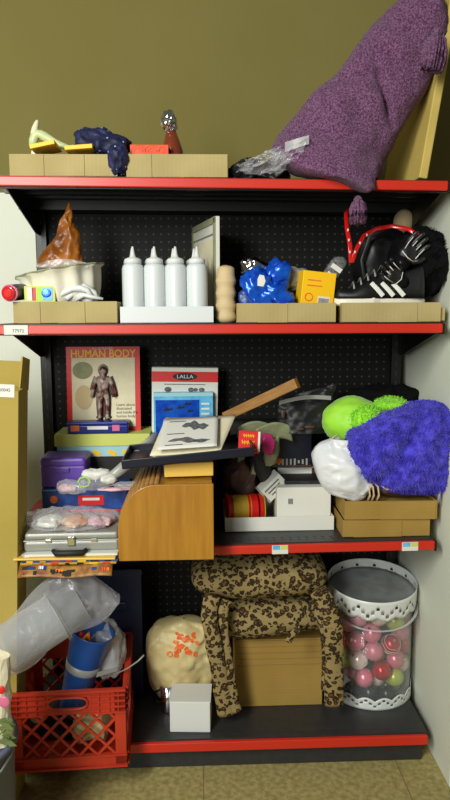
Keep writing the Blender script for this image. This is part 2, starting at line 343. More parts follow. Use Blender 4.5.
# orange box
p, w, h = spot(130, 168.5, 144.5, .04, .08, zt+.004)
t = thing('carton', 'glossy orange-red carton with swirl print in top tray', 'box', p)
MB().box((0, 0, h/2), (w, .08, h)).build('body', 'orange', t, bev=.001)
m = MB()
for cx_, r in ((-.03, .012), (-.03, .02), (.008, .012), (.008, .02), (.038, .014)):
    m.tube([(cx_+r*cos(a/10*pi), -.0405, h-.018+r*sin(a/10*pi)*.8) for a in range(11)], .0012, 6)
m.build('swirl_print', 'foodor', t, smooth=True)
# foil topped bottle
c = P(172, 150, .10); t = thing('bottle', 'brown bottle with crumpled silver foil over its neck', 'bottle', (c.x, .10, zt+.004))
L = lambda u, v, Y=.10: P(u, v, Y)-t.location
A, B = L(174, 172), L(171, 131); ax = (B-A)
m = MB(); m.tube([A, A+ax*.5, A+ax*.7, B], [.03, .03, .024, .014], 20); m.build('body', 'brownglass', t, smooth=True)
m = MB(); crumple(m, L(169.5, 122), (.021, .02, .026), 9, .45, 45, 30, 20, rot=(0, -.2, 0)); m.build('foil', 'chrome', t)
# clear bag and black bundle
ctr = P(258, 165, .07)
t = thing('black_bundle', 'rumpled black cloth bundle beside the purple cushion', 'cloth', (ctr.x, .08, zs(1, .1)))
m = MB(); crumple(m, (-.03, 0, .028), (.045, .05, .034), 1, .4, 25, floor=.0012); crumple(m, (.035, .0, .022), (.05, .05, .030), 2, .4, 25, floor=.0012); crumple(m, (-.068, .0, .016), (.022, .03, .022), 6, .3, 25, floor=.0012)
m.build('cloth', 'blackbag', t, smooth=True)
t2 = thing('plastic_bag', 'clear plastic bag wrapped over the black bundle', 'bag', (ctr.x, .05, zs(1, .1)))
L = lambda u, v, Y=-.01: P(u, v, Y)-t2.location
def sheet(mb, c4, amp, f, seed, n=26):
    a, b, c, d = c4
    return mb.grid(lambda s, q: (a*(1-s)+b*s)*(1-q)+(d*(1-s)+c*s)*q + V((fbm((s, q, 1), f, seed)*amp*.5, fbm((s, q, 5), f, seed)*amp, fbm((s, q, 9), f, seed)*amp*.6)), n, n)
m = MB(); sheet(m, (L(236, 171), L(286, 172), L(290, 150), L(244, 158)), .022, 4, 1); sheet(m, (L(285, 158), L(306, 148), L(309, 133), L(282, 148)), .01, 4, 2)
sheet(m, (L(252, 160), L(290, 158), L(300, 144), L(268, 150)), .014, 6, 3); sheet(m, (L(268, 172, -.02), L(300, 158, -.03), L(309, 136, -.03), L(280, 152, -.03)), .008, 5, 5); m.build('film', 'film', t2, smooth=True)
MB().grid(lambda s, q: L(285+s*24, 152-s*8-q*(10-1*s), -.03)+V((0, sin(s*7)*.002, 0)), 10, 4).build('seal_band', M['film2'], t2, solid=.0006)

# purple bolster cushion
root = P(335, 175, .12)
t = thing('cushion', 'large mottled purple chenille cushion slumped over top shelf edge', 'cushion', (root.x, .12, zs(1, .2)))
LFT = [(357, 198), (334, 187), (296, 177.2), (271, 155), (287, 128), (307, 102), (325, 84), (343, 66), (358, 44), (373, 26), (388, 10), (399, 0), (410, -14), (420, -26)]
RGT = [(359, 199), (366, 195), (369, 190), (378, 176), (384, 162), (391, 150), (396, 140), (402, 130), (410, 116), (418, 104), (427, 88), (436, 64), (442, 36), (434, -8)]
def smooth_interp(T, t):
    x = t*(len(T)-1); i = min(int(x), len(T)-2); f_ = x-i
    p0, p1, p2, p3 = (V(T[max(i-1, 0)]), V(T[i]), V(T[i+1]), V(T[min(i+2, len(T)-1)]))
    return .5*((2*p1)+(p2-p0)*f_+(2*p0-5*p1+4*p2-p3)*f_*f_+(3*p1-p0-3*p2+p3)*f_**3)
def cush(a, tt):
    l, r = smooth_interp(LFT, tt), smooth_interp(RGT, tt)
    th = a*2*pi; c_, s_ = cos(th), sin(th)
    k = .5-.5*math.copysign(abs(c_)**.8, c_)
    uv = l*(1-k)+r*k
    hd = .115*min(1, (tt/.25)**.55)*min(1, ((1-tt)/.10)**.5+.02)
    yc = .095 if tt > .30 else -.060+.155*(tt/.30)
    y = yc - math.copysign(abs(s_)**.75, s_)*hd*.86
    if y > .42: y = .42
    p = P(uv.x, uv.y, yc*.35+.065) ; p = P(uv.x, uv.y, y) if s_ > 0 and False else V((p.x, y, p.z))
    # sewn creases
    d1 = abs((uv.x-(372+(uv.y-88)*.30)))*.0028; wgt = math.exp(-((uv.y-105)/24)**2)
    p.y += .030*math.exp(-(d1/.010)**2)*wgt*(1 if s_ > 0 else 0)
    d2 = abs(uv.y-(90-(uv.x-330)*.10))*.0028; wx = math.exp(-((uv.x-350)/28)**2)
    p.y += .014*math.exp(-(d2/.009)**2)*wx*(1 if s_ > 0 else 0)
    nz = fbm(p, 9, 2, 4)*.016
    p += V((nz*c_*-.4, -nz, nz*.3))
    zmin = zs(1, .2)+.002
    if p.y > -.012 and p.z < zmin: p.z = zmin
    return p - t.location
m = MB(); m.grid(cush, 90, 110, cu=True); m.build('cover', 'chenille', t, smooth=True)
def tassel(c, l, r, seed, tilt=(0, 0, 0), n=60):
    m = MB(); random.seed(seed); E = Euler(tilt).to_matrix(); c = V(c)
    m.ball(c, r*.55, 14)
    for k in range(n):
        a = random.uniform(0, 2*pi); rr = r*random.uniform(.5, 1)
        pts = [c + E @ V((cos(a)*rr*q, sin(a)*rr*q, -l*s_ + random.uniform(-.003, .003))) for s_, q in ((0, .35), (.2, .85), (.45, 1.05), (.75, 1.1), (1, .95))]
        m.tube(pts, [.0028, .0042, .0045, .0042, .003], 5)
    return m.build('tassel', 'chenille', t, smooth=True)
tassel(P(358, 200, -.045)-t.location, .062, .021, 3, n=90); tassel(P(437, 34, -.075)-t.location, .090, .028, 5, (0, .12, 0), 130)

# leaning board
a = P(419, 178, .02); b = P(428, 178, .02)
t = thing('fibreboard_panel', 'tall pale fibreboard panel leaning against wall behind purple cushion', 'board', (a.x, .22, zs(1, .5)))
H = .62; lean = .30
MB().box((0, 0, H/2), (.024, .40, H)).build('panel', 'board', t, (.012, 0, .008), (0, lean*.50, 0), bev=.003)
t.rotation_euler = (0, 0, 0)

# ------------------------------------------------------------------ second shelf things
z2 = zs(2, -.5)
trayf = z2+.004
# fluted mould
c = P(66, 290, .13); t = thing('cake_mould', 'large white fluted cake mould tilted in the cardboard tray', 'mould', (c.x+.002, .135, trayf+.036), (0, -.17, 0))
wob = lambda a, z: 1+.045*cos(a*2*pi*12)*min(1, z/.02)
prof = [(.001, 0), (.066, 0), (.086, .008), (.098, .026), (.106, .05), (.112, .078), (.116, .104), (.126, .110), (.127, .114), (.113, .111), (.104, .078), (.096, .046), (.08, .018), (.03, .012), (.001, .012)]
MB().lathe(prof, 168, wob=wob).build('bowl', 'cream', t, smooth=True)
MB().lathe([(.110, .110), (.128, .1105), (.129, .115), (.110, .115), (.110, .110)], 168, wob=lambda a, z: 1+.03*cos(a*2*pi*12)).build('rim', 'rag', t, smooth=True)
t = thing('wrapped_cone', 'amber film wrapped cone standing in the white cake mould', 'wrapped item', (P(60, 262, .13).x, .13, P(60, 262, .13).z-.015))
L = lambda u, v, Y=.13: P(u, v, Y)-t.location
m = MB()
LO = [(36, 268), (38, 258), (46, 248), (55, 237), (59, 222), (65, 212), (68, 203)]; RO = [(84, 268), (82, 256), (81, 246), (79, 232), (74, 222), (72, 212), (70, 203)]
def cone(a, q):
    l, r = smooth_interp(LO, q), smooth_interp(RO, q); k = .5-.5*cos(a*2*pi); uv = l*(1-k)+r*k; w = (r-l).length*.0029/2
    p = P(uv.x, uv.y, .13)-t.location; p.y = -sin(a*2*pi)*w*.6; n_ = ridge(p, 26, 4)*.010; p += V((n_*.4, -n_, 0)); return p
m.grid(cone, 60, 40, cu=True); m.build('wrap', 'amber', t, smooth=True)
m = MB(); m.grid(lambda s, q: P(36+s*52, 268-q*(4+5*sin(s*3)), .055)-t.location+V((0, fbm((s, q, 0), 6, 2)*.01, 0)), 24, 5); m.build('film_skirt', 'film2', t, smooth=True)
# can with red cap
t = thing('spray_can', 'dark blue can lying down with a bright red cap', 'can', (P(18, 292, .05).x, .05, trayf+.055))
a0, a1 = P(10, 293, .0)-t.location, P(30, 291, .12)-t.location
d = (a1-a0).normalized()
MB().cyl(a0, a1, .023, n=32).build('body', 'navyp', t, smooth=False, bev=.002)
MB().cyl(a0-d*.001, a0-d*.014, .021, .0185, n=32).build('cap', 'redgloss', t, bev=.002)
MB().cyl(a0-d*.010, a0-d*.0155, .0115, .0115, n=24).build('cap_centre', 'redp', t, bev=.001)
MB().cyl(a0+d*.001, a0-d*.004, .0235, n=32).build('ring', 'pink', t)
t.location.z = t.location.z
# small printed carton
p, w, h = spot(24, 55, 286, .022, .06, trayf)
t = thing('food_carton', 'small carton printed green, yellow and blue beside red-capped can', 'box', p)
MB().box((0, 0, h/2), (w, .06, h)).build('body', 'limebox', t, bev=.001)
for i, (x0, x1, mm) in enumerate(((-.40, -.22, 'offwhite'), (-.24, -.12, 'redp'), (-.1, .10, 'lime'), (.1, .42, 'sky'))):
    MB().box(((x0+x1)/2*w, -.0305, h-.022), ((x1-x0)*w, .001, .036)).build('print_patch', mm, t)
MB().ball((.22*w, -.031, h-.02), (.014, .0012, .012), 16).build('print_spot', 'bluef', t)
# white cord
t = thing('white_cable', 'white looped cable heaped in front of the cake mould', 'cable', (P(82, 296, .04).x, .04, trayf))
L = lambda u, v, Y=.035: P(u, v, Y)-t.location
m = MB()
m.tube([L(58, 297), L(64, 293), L(72, 289), L(80, 288), L(87, 290), L(92, 296)], [.004, .007, .008, .009, .008, .005], 10)
m.tube([L(66, 299), L(74, 293, .05), L(84, 287, .05), L(94, 293, .05), L(98, 300, .05)], [.006, .009, .011, .009, .006], 10)
m.tube([L(76, 300), L(84, 295, .03), L(92, 297, .03), L(103, 299, .03)], [.005, .007, .006, .004], 10)
crumple(m, L(86, 297, .06), (.03, .02, .018), 3, .4, 40, 24, 16)
m.build('cord', 'white', t, smooth=True)
t = thing('dark_tin', 'small dark tin behind the white cable in tray', 'tin', (P(62, 300, .17).x, .17, trayf))
MB().box((.02, -.085, .016), (.15, .03, .030)).build('body', 'insole', t, bev=.003); MB().box((.02, -.085, .032), (.152, .032, .004)).build('lid', 'black', t, bev=.001)

# squeeze bottles in white tray
tt_, tw, th_ = tray('white plastic tray holding eight squeeze bottles', 120, 213.5, 306.5, .01, .135, on(2), mat_='milky', name='bottle_tray', cat='tray')
def bottle(name_lab, loc, first=None):
    if first:
        r = first.copy(); COL.objects.link(r); r.location = loc
        for ch in list(first.children): c = ch.copy(); COL.objects.link(c); c.parent = r
    else:
        r = thing('squeeze_bottle', 'x', 'bottle', loc)
        MB().lathe([(.001, 0), (.027, 0), (.0295, .003), (.030, .01), (.030, .150), (.0285, .157), (.023, .162), (.001, .162)], 36).build('bottle_body', 'milky', r, smooth=True)
        MB().lathe([(.001, .1622), (.024, .1622), (.024, .174), (.021, .177), (.010, .181), (.0065, .188), (.003, .210), (.001, .211)], 30).build('nozzle_cap', 'white', r, smooth=True)
    r['label'] = name_lab; r['group'] = 'white squeeze bottles in the tray'; return r
xs = [P(u, 280, .04).x for u in (133, 154.5, 175.5, 197)]
nm = ['leftmost', 'second from left', 'third from left', 'rightmost']
b0 = None
for row, y in ((0, .0455), (1, .1075)):
    for i, x in enumerate(xs):
        r = bottle(f'white squeeze bottle, {nm[i]} in the {"front" if row == 0 else "back"} row of tray', (x-row*.008, y, zs(2, x)+.0037), b0); b0 = b0 or r
# white framed board / folder
A, B = P(215.5, 216, .10), P(193, 231, .385); Hh = A.z - z2; d = V((B.x-A.x, B.y-A.y, 0)); wd = d.length
t = thing('picture_frame', 'white framed panel standing on end behind squeeze bottles', 'frame', ((A.x+B.x)/2+.006, (A.y+B.y)/2, z2), (0, 0, math.atan2(d.y, d.x)-pi/2))
MB().box((0, 0, Hh/2), (.012, wd, Hh)).build('board', 'offwhite', t, bev=.001)
MB().box((-.0065, 0, Hh*.44), (.002, wd-.05, Hh*.72)).build('picture_panel', 'paper', t)
m = MB(); m.box((-.008, -wd/2+.008, Hh/2), (.005, .016, Hh*.98)); m.box((-.008, wd/2-.008, Hh/2), (.005, .016, Hh*.98)); m.box((-.008, 0, Hh-.010), (.005, wd, .018)); m.box((-.008, 0, Hh-.048), (.004, wd*.9, .003))
m.build('frame_edge', 'rag', t)
# cream roll
p = P(226, 295, .06); t = thing('foam_roll', 'cream padded roll standing between frame and tray', 'roll', (p.x, .06, z2))
m = MB(); hh = P(226, 266, .06).z-z2
m.lathe([(.001, 0), (.018, 0), (.026, .006)] + [(.0275+.0025*sin(k*1.6), .006+(hh-.02)*k/16) for k in range(1, 16)] + [(.024, hh-.006), (.015, hh), (.001, hh)], 30); m.build('roll', 'strap', t, smooth=True, label='cream wound padding')
m = MB(); m.tube([(.012*cos(a)*(a/12), .012*sin(a)*(a/12), hh+.001) for a in [k*.6 for k in range(2, 20)]], .0012, 6); m.build('spiral_end', 'crease', t)

# packets in mid tray
zt2 = zs(2, .1)+.004
def packet(label, u, v, Y, ru, rv, rd, m_, seed, rot=(0, 0, 0), grp=None, amp=.3, name='snack_packet', cat='packet', f=26):
    c = P(u, v, Y); t = thing(name, label, cat, (c.x, Y, c.z), rot, grp)
    m = MB(); crumple(m, (0, 0, 0), (ru*.0029, rd, rv*.0029), seed, amp, f, 48, 30, sq=.75); m.build('wrapper', m_, t, smooth=True); return t
packet('crinkled blue foil packet with white mark, centre of tray', 276, 276, .06, 12, 14, .02, 'bluef', 1, (0, .2, 0), amp=.45)
tq = packet('large blue foil packet leaning left in the tray', 260, 289, .04, 14, 17, .022, 'bluef', 2, (0, -.5, 0), amp=.45)
packet('blue foil packet lying low at right of blue heap', 278, 296, .035, 14, 10, .02, 'bluef', 3, (0, .3, 0), amp=.45)
packet('silver and black crinkled packet at back left of blue heap', 257, 269, .10, 14, 8, .02, 'chrome', 4, (0, .3, 0), amp=.5)
packet('small dark blue wrapper in tray corner by roll', 248, 298, .035, 8, 8, .014, 'bluebox', 7, (0, 0, 0))
o = MB().prism([(-.012, -.014), (.004, -.018), (.012, -.004), (.009, .012), (-.003, .016), (-.010, .004)], -.001, .001).build('print_mark', 'offwhite', tq, (.012, -.0275, .02), (0, .4, 0))
packet('grey crumpled plastic packet behind the yellow box', 296, 278, .11, 12, 12, .02, 'greyp', 8)
# yellow box
p, w, h = spot(297, 331, 274, .035, .06, zt2)
t = thing('small_box', 'bright yellow box tilted in tray with white barcode label', 'box', (p.x+.002, p.y, zt2+.013), (0, .10, .12))
h = h-.006
MB().box((0, 0, h/2), (w, .06, h)).build('body', 'yellow', t, bev=.0015)
lb = MB().box((.19*w, -.0306, h*.36), (.36*w, .001, h*.2)).build('barcode_label', 'offwhite', t)
m = MB(); [m.box((.19*w-.014+i*.0034, -.0313, h*.36), (.0017, .0006, h*.12)) for i in range(9)]; m.build('bars', 'ink', lb)
MB().box((-.15*w, -.0304, h*.80), (w*.4, .0008, .003)).box((-.13*w, -.0304, h*.68), (w*.44, .0008, .003)).build('print_lines', 'foodor', t)
MB().lathe([(.009, 0), (.010, .0005), (.012, .0005), (.012, 0)], 24).build('round_mark', 'foodor', t, (-.27*w, -.0305, h*.42), (pi/2, 0, 0))
# black/white print bag
c = P(333, 272, .10); t = thing('printed_bag', 'grey and black bag with bold white lettering behind trainer', 'bag', (c.x, .10, c.z), (0, .6, 0))
m = MB(); crumple(m, (0, 0, 0), (.022, .012, .048), 4, .15, 20, 30, 20, sq=.6); m.build('bag', 'greyink', t, smooth=True); 
m = MB(); m.box((0, 0, .012), (.034, .001, .014)); m.box((0, 0, -.012), (.03, .001, .009)); m.build('white_print', 'offwhite', t, (0, -.017, 0))
# trainers
ztr = zs(2, .45)+.0045
def trainer(label, loc, rz, s=1.0, group=None, tilt=0):
    t = thing('trainer', label, 'shoe', loc, (0, tilt, rz)); Ln = .27*s
    def up(a, q):   # q along length toe->heel, a around
        x = -Ln/2+q*Ln
        topz = .050+.062*max(0, min(1, (q-.22)/.45))**.8 if q < .8 else .112-.0*(q)
        topz += .012*max(0, (q-.85)/.15)
        wd = (.022+.022*sin(min(1, q/.35)*pi/2)) if q < .35 else (.044-.010*sin((q-.35)/.65*pi*.8)); wd *= min(1, ((1-q)/.06)**.5+.15) if q > .94 else 1
        ed = min(1, (q/.06)**.5+.02); th = a*2*pi
        hgt = (topz-.022)*ed; c_, s_ = cos(th), sin(th)
        z = .022+ hgt*max(0, s_)**.6 if s_ > 0 else .022
        y = math.copysign(abs(c_)**.75, c_)*wd*(1-.35*max(0, s_)**2*min(1, q*2))*ed
        if s_ > .93 and .5 < q < .93: z -= .03
        return V((x, y, z*s))
    m = MB(); m.grid(up, 40, 36, cu=True); m.build('upper', 'blackbag', t, smooth=True)
    def sole(a, q):
        prof_ = [(0, 0), (.96, 0), (1.02, .005), (1.03, .018), (.98, .024), (0, .024)]; k, z = prof_[min(5, int(round(q*5)))]
        th = a*2*pi; x = -cos(th); wd = .043 if x < 0 else .035
        return V((x*Ln/2*(k if k > .5 else k)*1.0, math.copysign(abs(sin(th))**.8, sin(th))*wd*k, z+.006*max(0, -x-.6)))
    MB().grid(sole, 40, 6, cu=True).build('sole', 'cream', t, smooth=False)
    m = MB()
    for i in range(3):
        x = .0+i*.030; m.tube([(x+.004, -.0465, .029), (x-.012, -.043, .048), (x-.028, -.036, .066)], [.0065, .0065, .006], 8, flat=.2, upv=(0, 1, 0))
    m.build('side_stripe', 'offwhite', t)
    m = MB()
    for i in range(5):
        x = -.075+i*.020; z = .062+i*.0115; m.tube([(x, -.030, z-.012), (x+.004, 0, z+.008), (x, .030, z-.012)], .0028, 6)
    m.build('laces', 'greyp', t, smooth=True)
    return t
trainer('black trainer with three white side stripes and pale sole', (P(377, 300, .07).x, .066, P(377, 303, .02).z-.009), 0, 1)
# box under trainer so the pale sole shows over the tray's edge
o = MB().box((0, 0, 0), (.26, .22, .036)).build('shoe_carton', 'kraft', None, (P(391, 300, .12).x, .135, ztr+.0185)); tag(o, 'plain brown shoe carton hidden low in the right tray', 'box')
# dark backpack heap
t = thing('backpack', 'black rounded backpack standing behind the trainer', 'bag', (P(385, 300, .22).x, .24, ztr+.037))
L = lambda u, v, Y=.24: P(u, v, Y)-t.location
m = MB(); crumple(m, L(382, 262), (.088, .07, .098), 5, .12, 12, 60, 40, sq=.8); m.build('body', 'blackbag', t, smooth=True)
m = MB(); m.tube([L(366, 290, .16), L(362, 260, .16), L(370, 236, .16), L(385, 229, .16)], .006, 8, flat=.4, upv=(0, 1, 0)); m.build('zip_seam', 'steel', t, smooth=True)
t = thing('fuzzy_hood', 'black fuzzy fur-edged hat heaped at right of second shelf', 'hat', (P(420, 280, .14).x, .14, ztr+.037))
L = lambda u, v, Y=.14: P(u, v, Y)-t.location
m = MB(); crumple(m, L(420, 264), (.088, .085, .098), 8, .22, 16, 60, 40)
random.seed(8)
for k in range(2600):
    a, e = random.uniform(0, 2*pi), random.uniform(-.6, 1.5); d = V((cos(a)*cos(e), sin(a)*cos(e), sin(e))); c = L(420, 264)+V((d.x*.086, d.y*.085, d.z*.096))
    s_ = d.cross(V((random.random(), random.random(), random.random()))).normalized()*.0014; tip = c+d*.014+V((random.uniform(-1, 1), random.uniform(-1, 1), random.uniform(-1, 1)))*.006
    vv = [m.b.verts.new(x) for x in (c-s_, c+s_, tip)]; m.b.faces.new(vv)
m.build('pile', 'fuzz', t)
# gloves
def glove(label, u, v, Y, rot, s=1):
    c = P(u, v, Y); t = thing('glove', label, 'glove', c, rot)
    m = MB(); crumple(m, (0, 0, 0), (.030*s, .018*s, .036*s), 3, .12, 30, 30, 20)
    for i in range(4):
        x = (-.024+i*.016)*s; l = (.045, .055, .052, .040)[i]*s
        m.tube([(x, 0, .018*s), (x*1.15, -.004, .018*s+l*.5), (x*1.2, -.016*s, .018*s+l*.9), (x*1.2, -.024*s, .018*s+l)], [.009*s, .0088*s, .008*s, .005*s], 10)
    m.tube([(.024*s, -.004, -.012*s), (.04*s, -.012*s, .004*s), (.047*s, -.018*s, .022*s)], [.010*s, .009*s, .006*s], 10)
    m.build('leather', 'blackbag', t, smooth=True)
    m = MB()
    for i in range(4):
        x = (-.024+i*.016)*s; m.tube([(x, -.014*s, .0), (x*1.1, -.012*s, .022*s), (x*1.15, -.0165*s, .045*s)], .0016*s, 6)
    m.tube([(-.026*s, -.014*s, -.012*s), (0, -.021*s, -.018*s), (.024*s, -.015*s, -.012*s)], .0016*s, 6); m.build('white_piping', 'offwhite', t, smooth=True)
    m = MB(); m.tube([(0, 0, -.052*s), (0, 0, -.026*s)], [.025*s, .028*s], 16, flat=1); m.build('cuff', 'fuzz', t, smooth=True)
glove('black glove with white piping pointing up, upper right heap', 408, 254, .045, (0, .7, .2), .9)
glove('black glove with white piping beside the trainer heel', 394, 276, .035, (.2, -1.0, .2), .85)
# lanyard
t = thing('lanyard', 'red lanyard with white print looped over black backpack', 'lanyard', (P(350, 262, .05).x, .05, P(350, 262, .05).z))
L = lambda u, v, Y=.05: P(u, v, Y)-t.location
m = MB(); LP = [(351, 263, .03), (350, 245, .04), (347, 228, .06), (346, 214, .10), (351, 206, .15)]; RP = [(352, 262, .03), (357, 248, .04), (364, 236, .08), (376, 229, .13), (392, 226, .13), (408, 229, .10), (418, 235, .07)]
for PP in (LP, RP): m.tube([L(*q) for q in PP], .0065, 8, flat=.22, upv=(0, 1, 0))
m.build('strap', 'redgloss', t, smooth=True)
m = MB()
for (u, v, Y) in ((350, 252, .030), (349, 240, .040), (348, 230, .052), (355, 252, .030), (360, 243, .045), (367, 235, .08)): m.ball(L(u, v, Y-.004), (.0024, .001, .004), 8)
m.build('white_print', 'offwhite', t)
c = P(404, 222, .30); o = MB().ball((0, 0, 0), (.034, .034, .04)).build('foam_ball', 'strap', None, c, smooth=True); tag(o, 'cream rounded foam piece at back above the backpack', 'foam')

# ------------------------------------------------------------------ third shelf, left stack
z3 = zs(3, -.4)+.0005
def bx(name, label, cat, u0, u1, vt, Y, dep, zb, m_, rz=0, bev=.0015, part='body'):
    p, w, h = spot(u0, u1, vt, Y, dep, zb); t = thing(name, label, cat, p, (0, 0, rz)); MB().box((0, 0, h/2), (w, dep, h)).build(part, m_, t, bev=bev); return t, w, h
# comics and envelope
random.seed(2)
xc = P(66, 560, -.1).x
cz = z3
for i, (lab, m_, hh, ov) in enumerate((('bottom comic book of stack, yellow and dark printed cover', 'gold', .005, 0), ('multicoloured comic book above the bottom comic', 'bluebox', .005, .008))):
    t = thing('comic_book', lab, 'book', (xc+.012+ov*.3, -.008+ov*.3, cz), (0, 0, ov*1.2)); w = .255
    MB().box((0, 0, hh/2), (w, .24, hh*.7)).build('pages', 'paper', t); m = MB().box((0, 0, hh*.92), (w+.003, .243, .001)).box((0, 0, hh*.08), (w+.003, .243, .001)).box((0, -.1215, hh/2), (w+.003, .001, hh)); m.build('cover', m_, t)
    for k in range(7):
        x = -w/2+.02+k*.035; MB().box((x, -.1224, hh*.5), (random.uniform(.008, .024), .0006, hh*.8)).build('spine_print', random.choice(['gold', 'navyp', 'redp', 'yellow']), t)
    cz += hh+.0006
t = thing('envelope', 'yellow padded envelope under the silver lunch tin', 'envelope', (xc+.004, .0, cz), (0, 0, -.02)); MB().box((0, 0, .003), (.275, .26, .006)).build('envelope', 'yellowwood', t, bev=.002); MB().prism([(-.13, 0), (.13, 0), (0, .07)], 0, .0006).build('flap', 'yellowwood', t, (0, -.12, .0083), (-pi/2+pi, 0, 0)) if False else MB().box((-.10, -.09, .0064), (.05, .05, .0008), (0, 0, .6)).build('label_patch', 'offwhite', t); cz += .0068
t = thing('sketch_pad', 'white sketch pad beneath the silver lunch tin', 'book', (xc+.018, .01, cz)); MB().box((0, 0, .0035), (.25, .255, .006)).build('pages', 'offwhite', t); MB().box((0, 0, .007), (.252, .257, .0012)).build('cover', 'white', t); cz += .0080
# magazine whose front droops over the shelf edge
t = thing('magazine', 'bent colourful magazine drooping over shelf edge under the comics', 'magazine', (xc+.006, -.10, Z3)); w = .25
def mg(s_, q): y = -.060*q; return V(((s_-.5)*w, -.028+y*.45, -.004-.024*q+.003*sin(s_*9)))
MB().grid(mg, 20, 6).build('cover', mat('dull_gold_print', (176, 130, 50), .5, col2=(120, 60, 40), nscale=40), t, solid=.004, smooth=True)
random.seed(12)
for k in range(16):
    s0, q0 = random.uniform(.02, .9), random.uniform(.1, .6); ds, dq = random.uniform(.03, .10), random.uniform(.2, .35)
    MB().grid(lambda e, f: mg(s0+e*ds, q0+f*dq)+V((0, -.0034, .0018)), 4, 3).build('cover_print', random.choice(['ink', 'redp', 'bluebox', 'offwhite', 'orangep', 'ink']), t, solid=.0004)
# lunch tin
p, w, h = spot(23, 118, 533, -.10, .20, cz); zl = cz
t = thing('lunch_tin', 'silver metal lunch tin with black handle lying flat', 'tin', p, (0, 0, .02))
MB().box((0, 0, h*.29), (w, .2, h*.58)).build('base', 'silver', t, bev=.008, bseg=4)
MB().box((0, 0, h*.80), (w*.985, .197, h*.40)).build('lid', 'silver', t, bev=.008, bseg=4)
MB().box((0, 0, h*.59), (w*1.006, .2015, .003)).build('seam', 'silver', t, bev=.001)
la = MB().box((0, -.103, h*.58), (.020, .008, .026)).build('latch', 'chrome', t, bev=.002); MB().cyl((0, -.106, h*.70), (0, -.112, h*.70), .007, n=16).build('latch_knob', 'chrome', la)
m = MB(); m.tube([(-.048, -.112, h*.16), (-.040, -.122, h*.05), (.034, -.122, h*.05), (.042, -.112, h*.16)], [.006, .0085, .0085, .006], 12); m.build('handle', 'ink', t, smooth=True, label='black handle')
for s in (-1, 1): MB().box((s*.062, -.1015, h*.58), (.016, .003, .010)).build('hinge_plate', 'chrome', t, bev=.001)
ztin = cz+h
# packets on tin
M_pp = mat('pale_pink_foil', (212, 150, 170), .4, col2=(226, 200, 205), nscale=60); M_po = mat('pale_orange_print', (226, 200, 170), .45, col2=(232, 140, 70), nscale=45)
for (lab, u, v, Y, ru, rv, m_, sd) in (('pink candy wrapper under film, right on the tin', 102, 517, -.02, 13, 8, M_pp, 2), ('orange and white wrapper under film on the tin', 75, 518, -.03, 12, 7, M_po, 3), ('cream paper wrapper under film at left of tin', 50, 522, -.03, 12, 6, 'offwhite', 5)):
    c = P(u, v, Y); t = thing('wrapper', lab, 'wrapper', (c.x, Y, ztin+.012)); m = MB(); crumple(m, (0, 0, 0), (ru*.0026, .045, .012), sd, .4, 32, 40, 26, floor=-.0115); m.build('foil', m_, t, smooth=True)
t = thing('plastic_bag', 'clear crinkled bag spread over lid of silver tin', 'bag', (P(70, 520, -.02).x, -.015, ztin+.0005)); m = MB(); crumple(m, (0, 0, .014), (.118, .075, .026), 8, .35, 22, 70, 30, floor=.0005); m.build('film', 'film', t, smooth=True)
# red box, blue box behind
t, w, h = bx('game_box', 'flat red board game box behind the lunch tin', 'box', 29, 124, 510, .115, .20, z3, 'redp'); zr = z3+h
t.location.y = .115+.1
MB().box((0, -.1005, h*.5), (w*.4, .001, h*.5)).build('print_patch', 'offwhite', t)
t, w, h = bx('game_box', 'dark blue board game box on top of the red one', 'box', 42, 127, 488, .12, .20, zr+.0005, 'bluebox'); zb_ = zr+h
MB().box((.02, -.1006, h*.45), (w*.30, .001, h*.45)).build('title_band', 'redp', t); MB().ball((-.36*w, -.101, h*.5), (.012, .001, .012), 14).build('print_star', 'foodor', t); MB().box((.02, -.1014, h*.5), (w*.2, .0006, h*.12)).build('title_lettering', 'offwhite', t)
MB().box((0, -.1004, h*.93), (w*.98, .0006, .003)).build('lid_edge', 'sky', t)
# purple case
p, w, h = spot(40, 85, 458, .125, .11, zb_+.0005); t = thing('plastic_case', 'small purple plastic case with domed lid', 'case', p)
MB().box((0, 0, h*.37), (w, .11, h*.74)).build('base', 'purple', t, bev=.006, bseg=4); MB().box((0, 0, h*.84), (w*1.03, .113, h*.34)).build('lid', 'purple', t, bev=.011, bseg=5); MB().box((0, -.058, h*.6), (w*.3, .006, h*.16)).build('clasp', 'purple', t, bev=.002)
# lime/aqua box behind on top of more boxes
yb = .245
p, w, h = spot(56, 150, 458, yb, .14, zb_)
t = thing('shoe_box', 'plain dark carton beneath the pale blue gift box', 'box', (p.x, yb+.075, z3)); hh = P(100, 457, yb).z - z3
MB().box((0, .0, hh/2-.0005), (w*.94, .138, hh-.001)).build('body', 'insole', t)
for q in [o for o in bpy.data.objects if o.get('label') in ('flat red board game box behind the lunch tin', 'dark blue board game box on top of the red one')]:
    q.location.y = .115+.065; 
    for c in q.children:
        for vx in c.data.vertices:
            if vx.co.y > 0: vx.co.y = .062
        if len(c.data.vertices) == 8 and c.name.startswith('body'): pass
        for vx in c.data.vertices:
            vx.co.y += .0355 if vx.co.y < 0 else 0
t = thing('gift_box', 'pale blue box with lime green lid holding the toy card', 'box', (p.x, yb+.07, z3+hh)); zz = P(100, 446, yb).z-(z3+hh); ztop = P(100, 434, yb).z-(z3+hh)
MB().box((0, 0, zz/2+.001), (w*.97, .136, zz)).build('body', 'aqua', t, bev=.001); MB().box((0, 0, (zz+ztop)/2), (w*1.01, .145, ztop-zz)).build('lid', 'limebox', t, bev=.0015); 
for x in (-.02, .03, .075): MB().box((x, -.0685, zz*.35), (.026, .001, zz*.4), (0, .5, 0)).build('print_patch', 'yellow', t)
zg = z3+hh+ztop
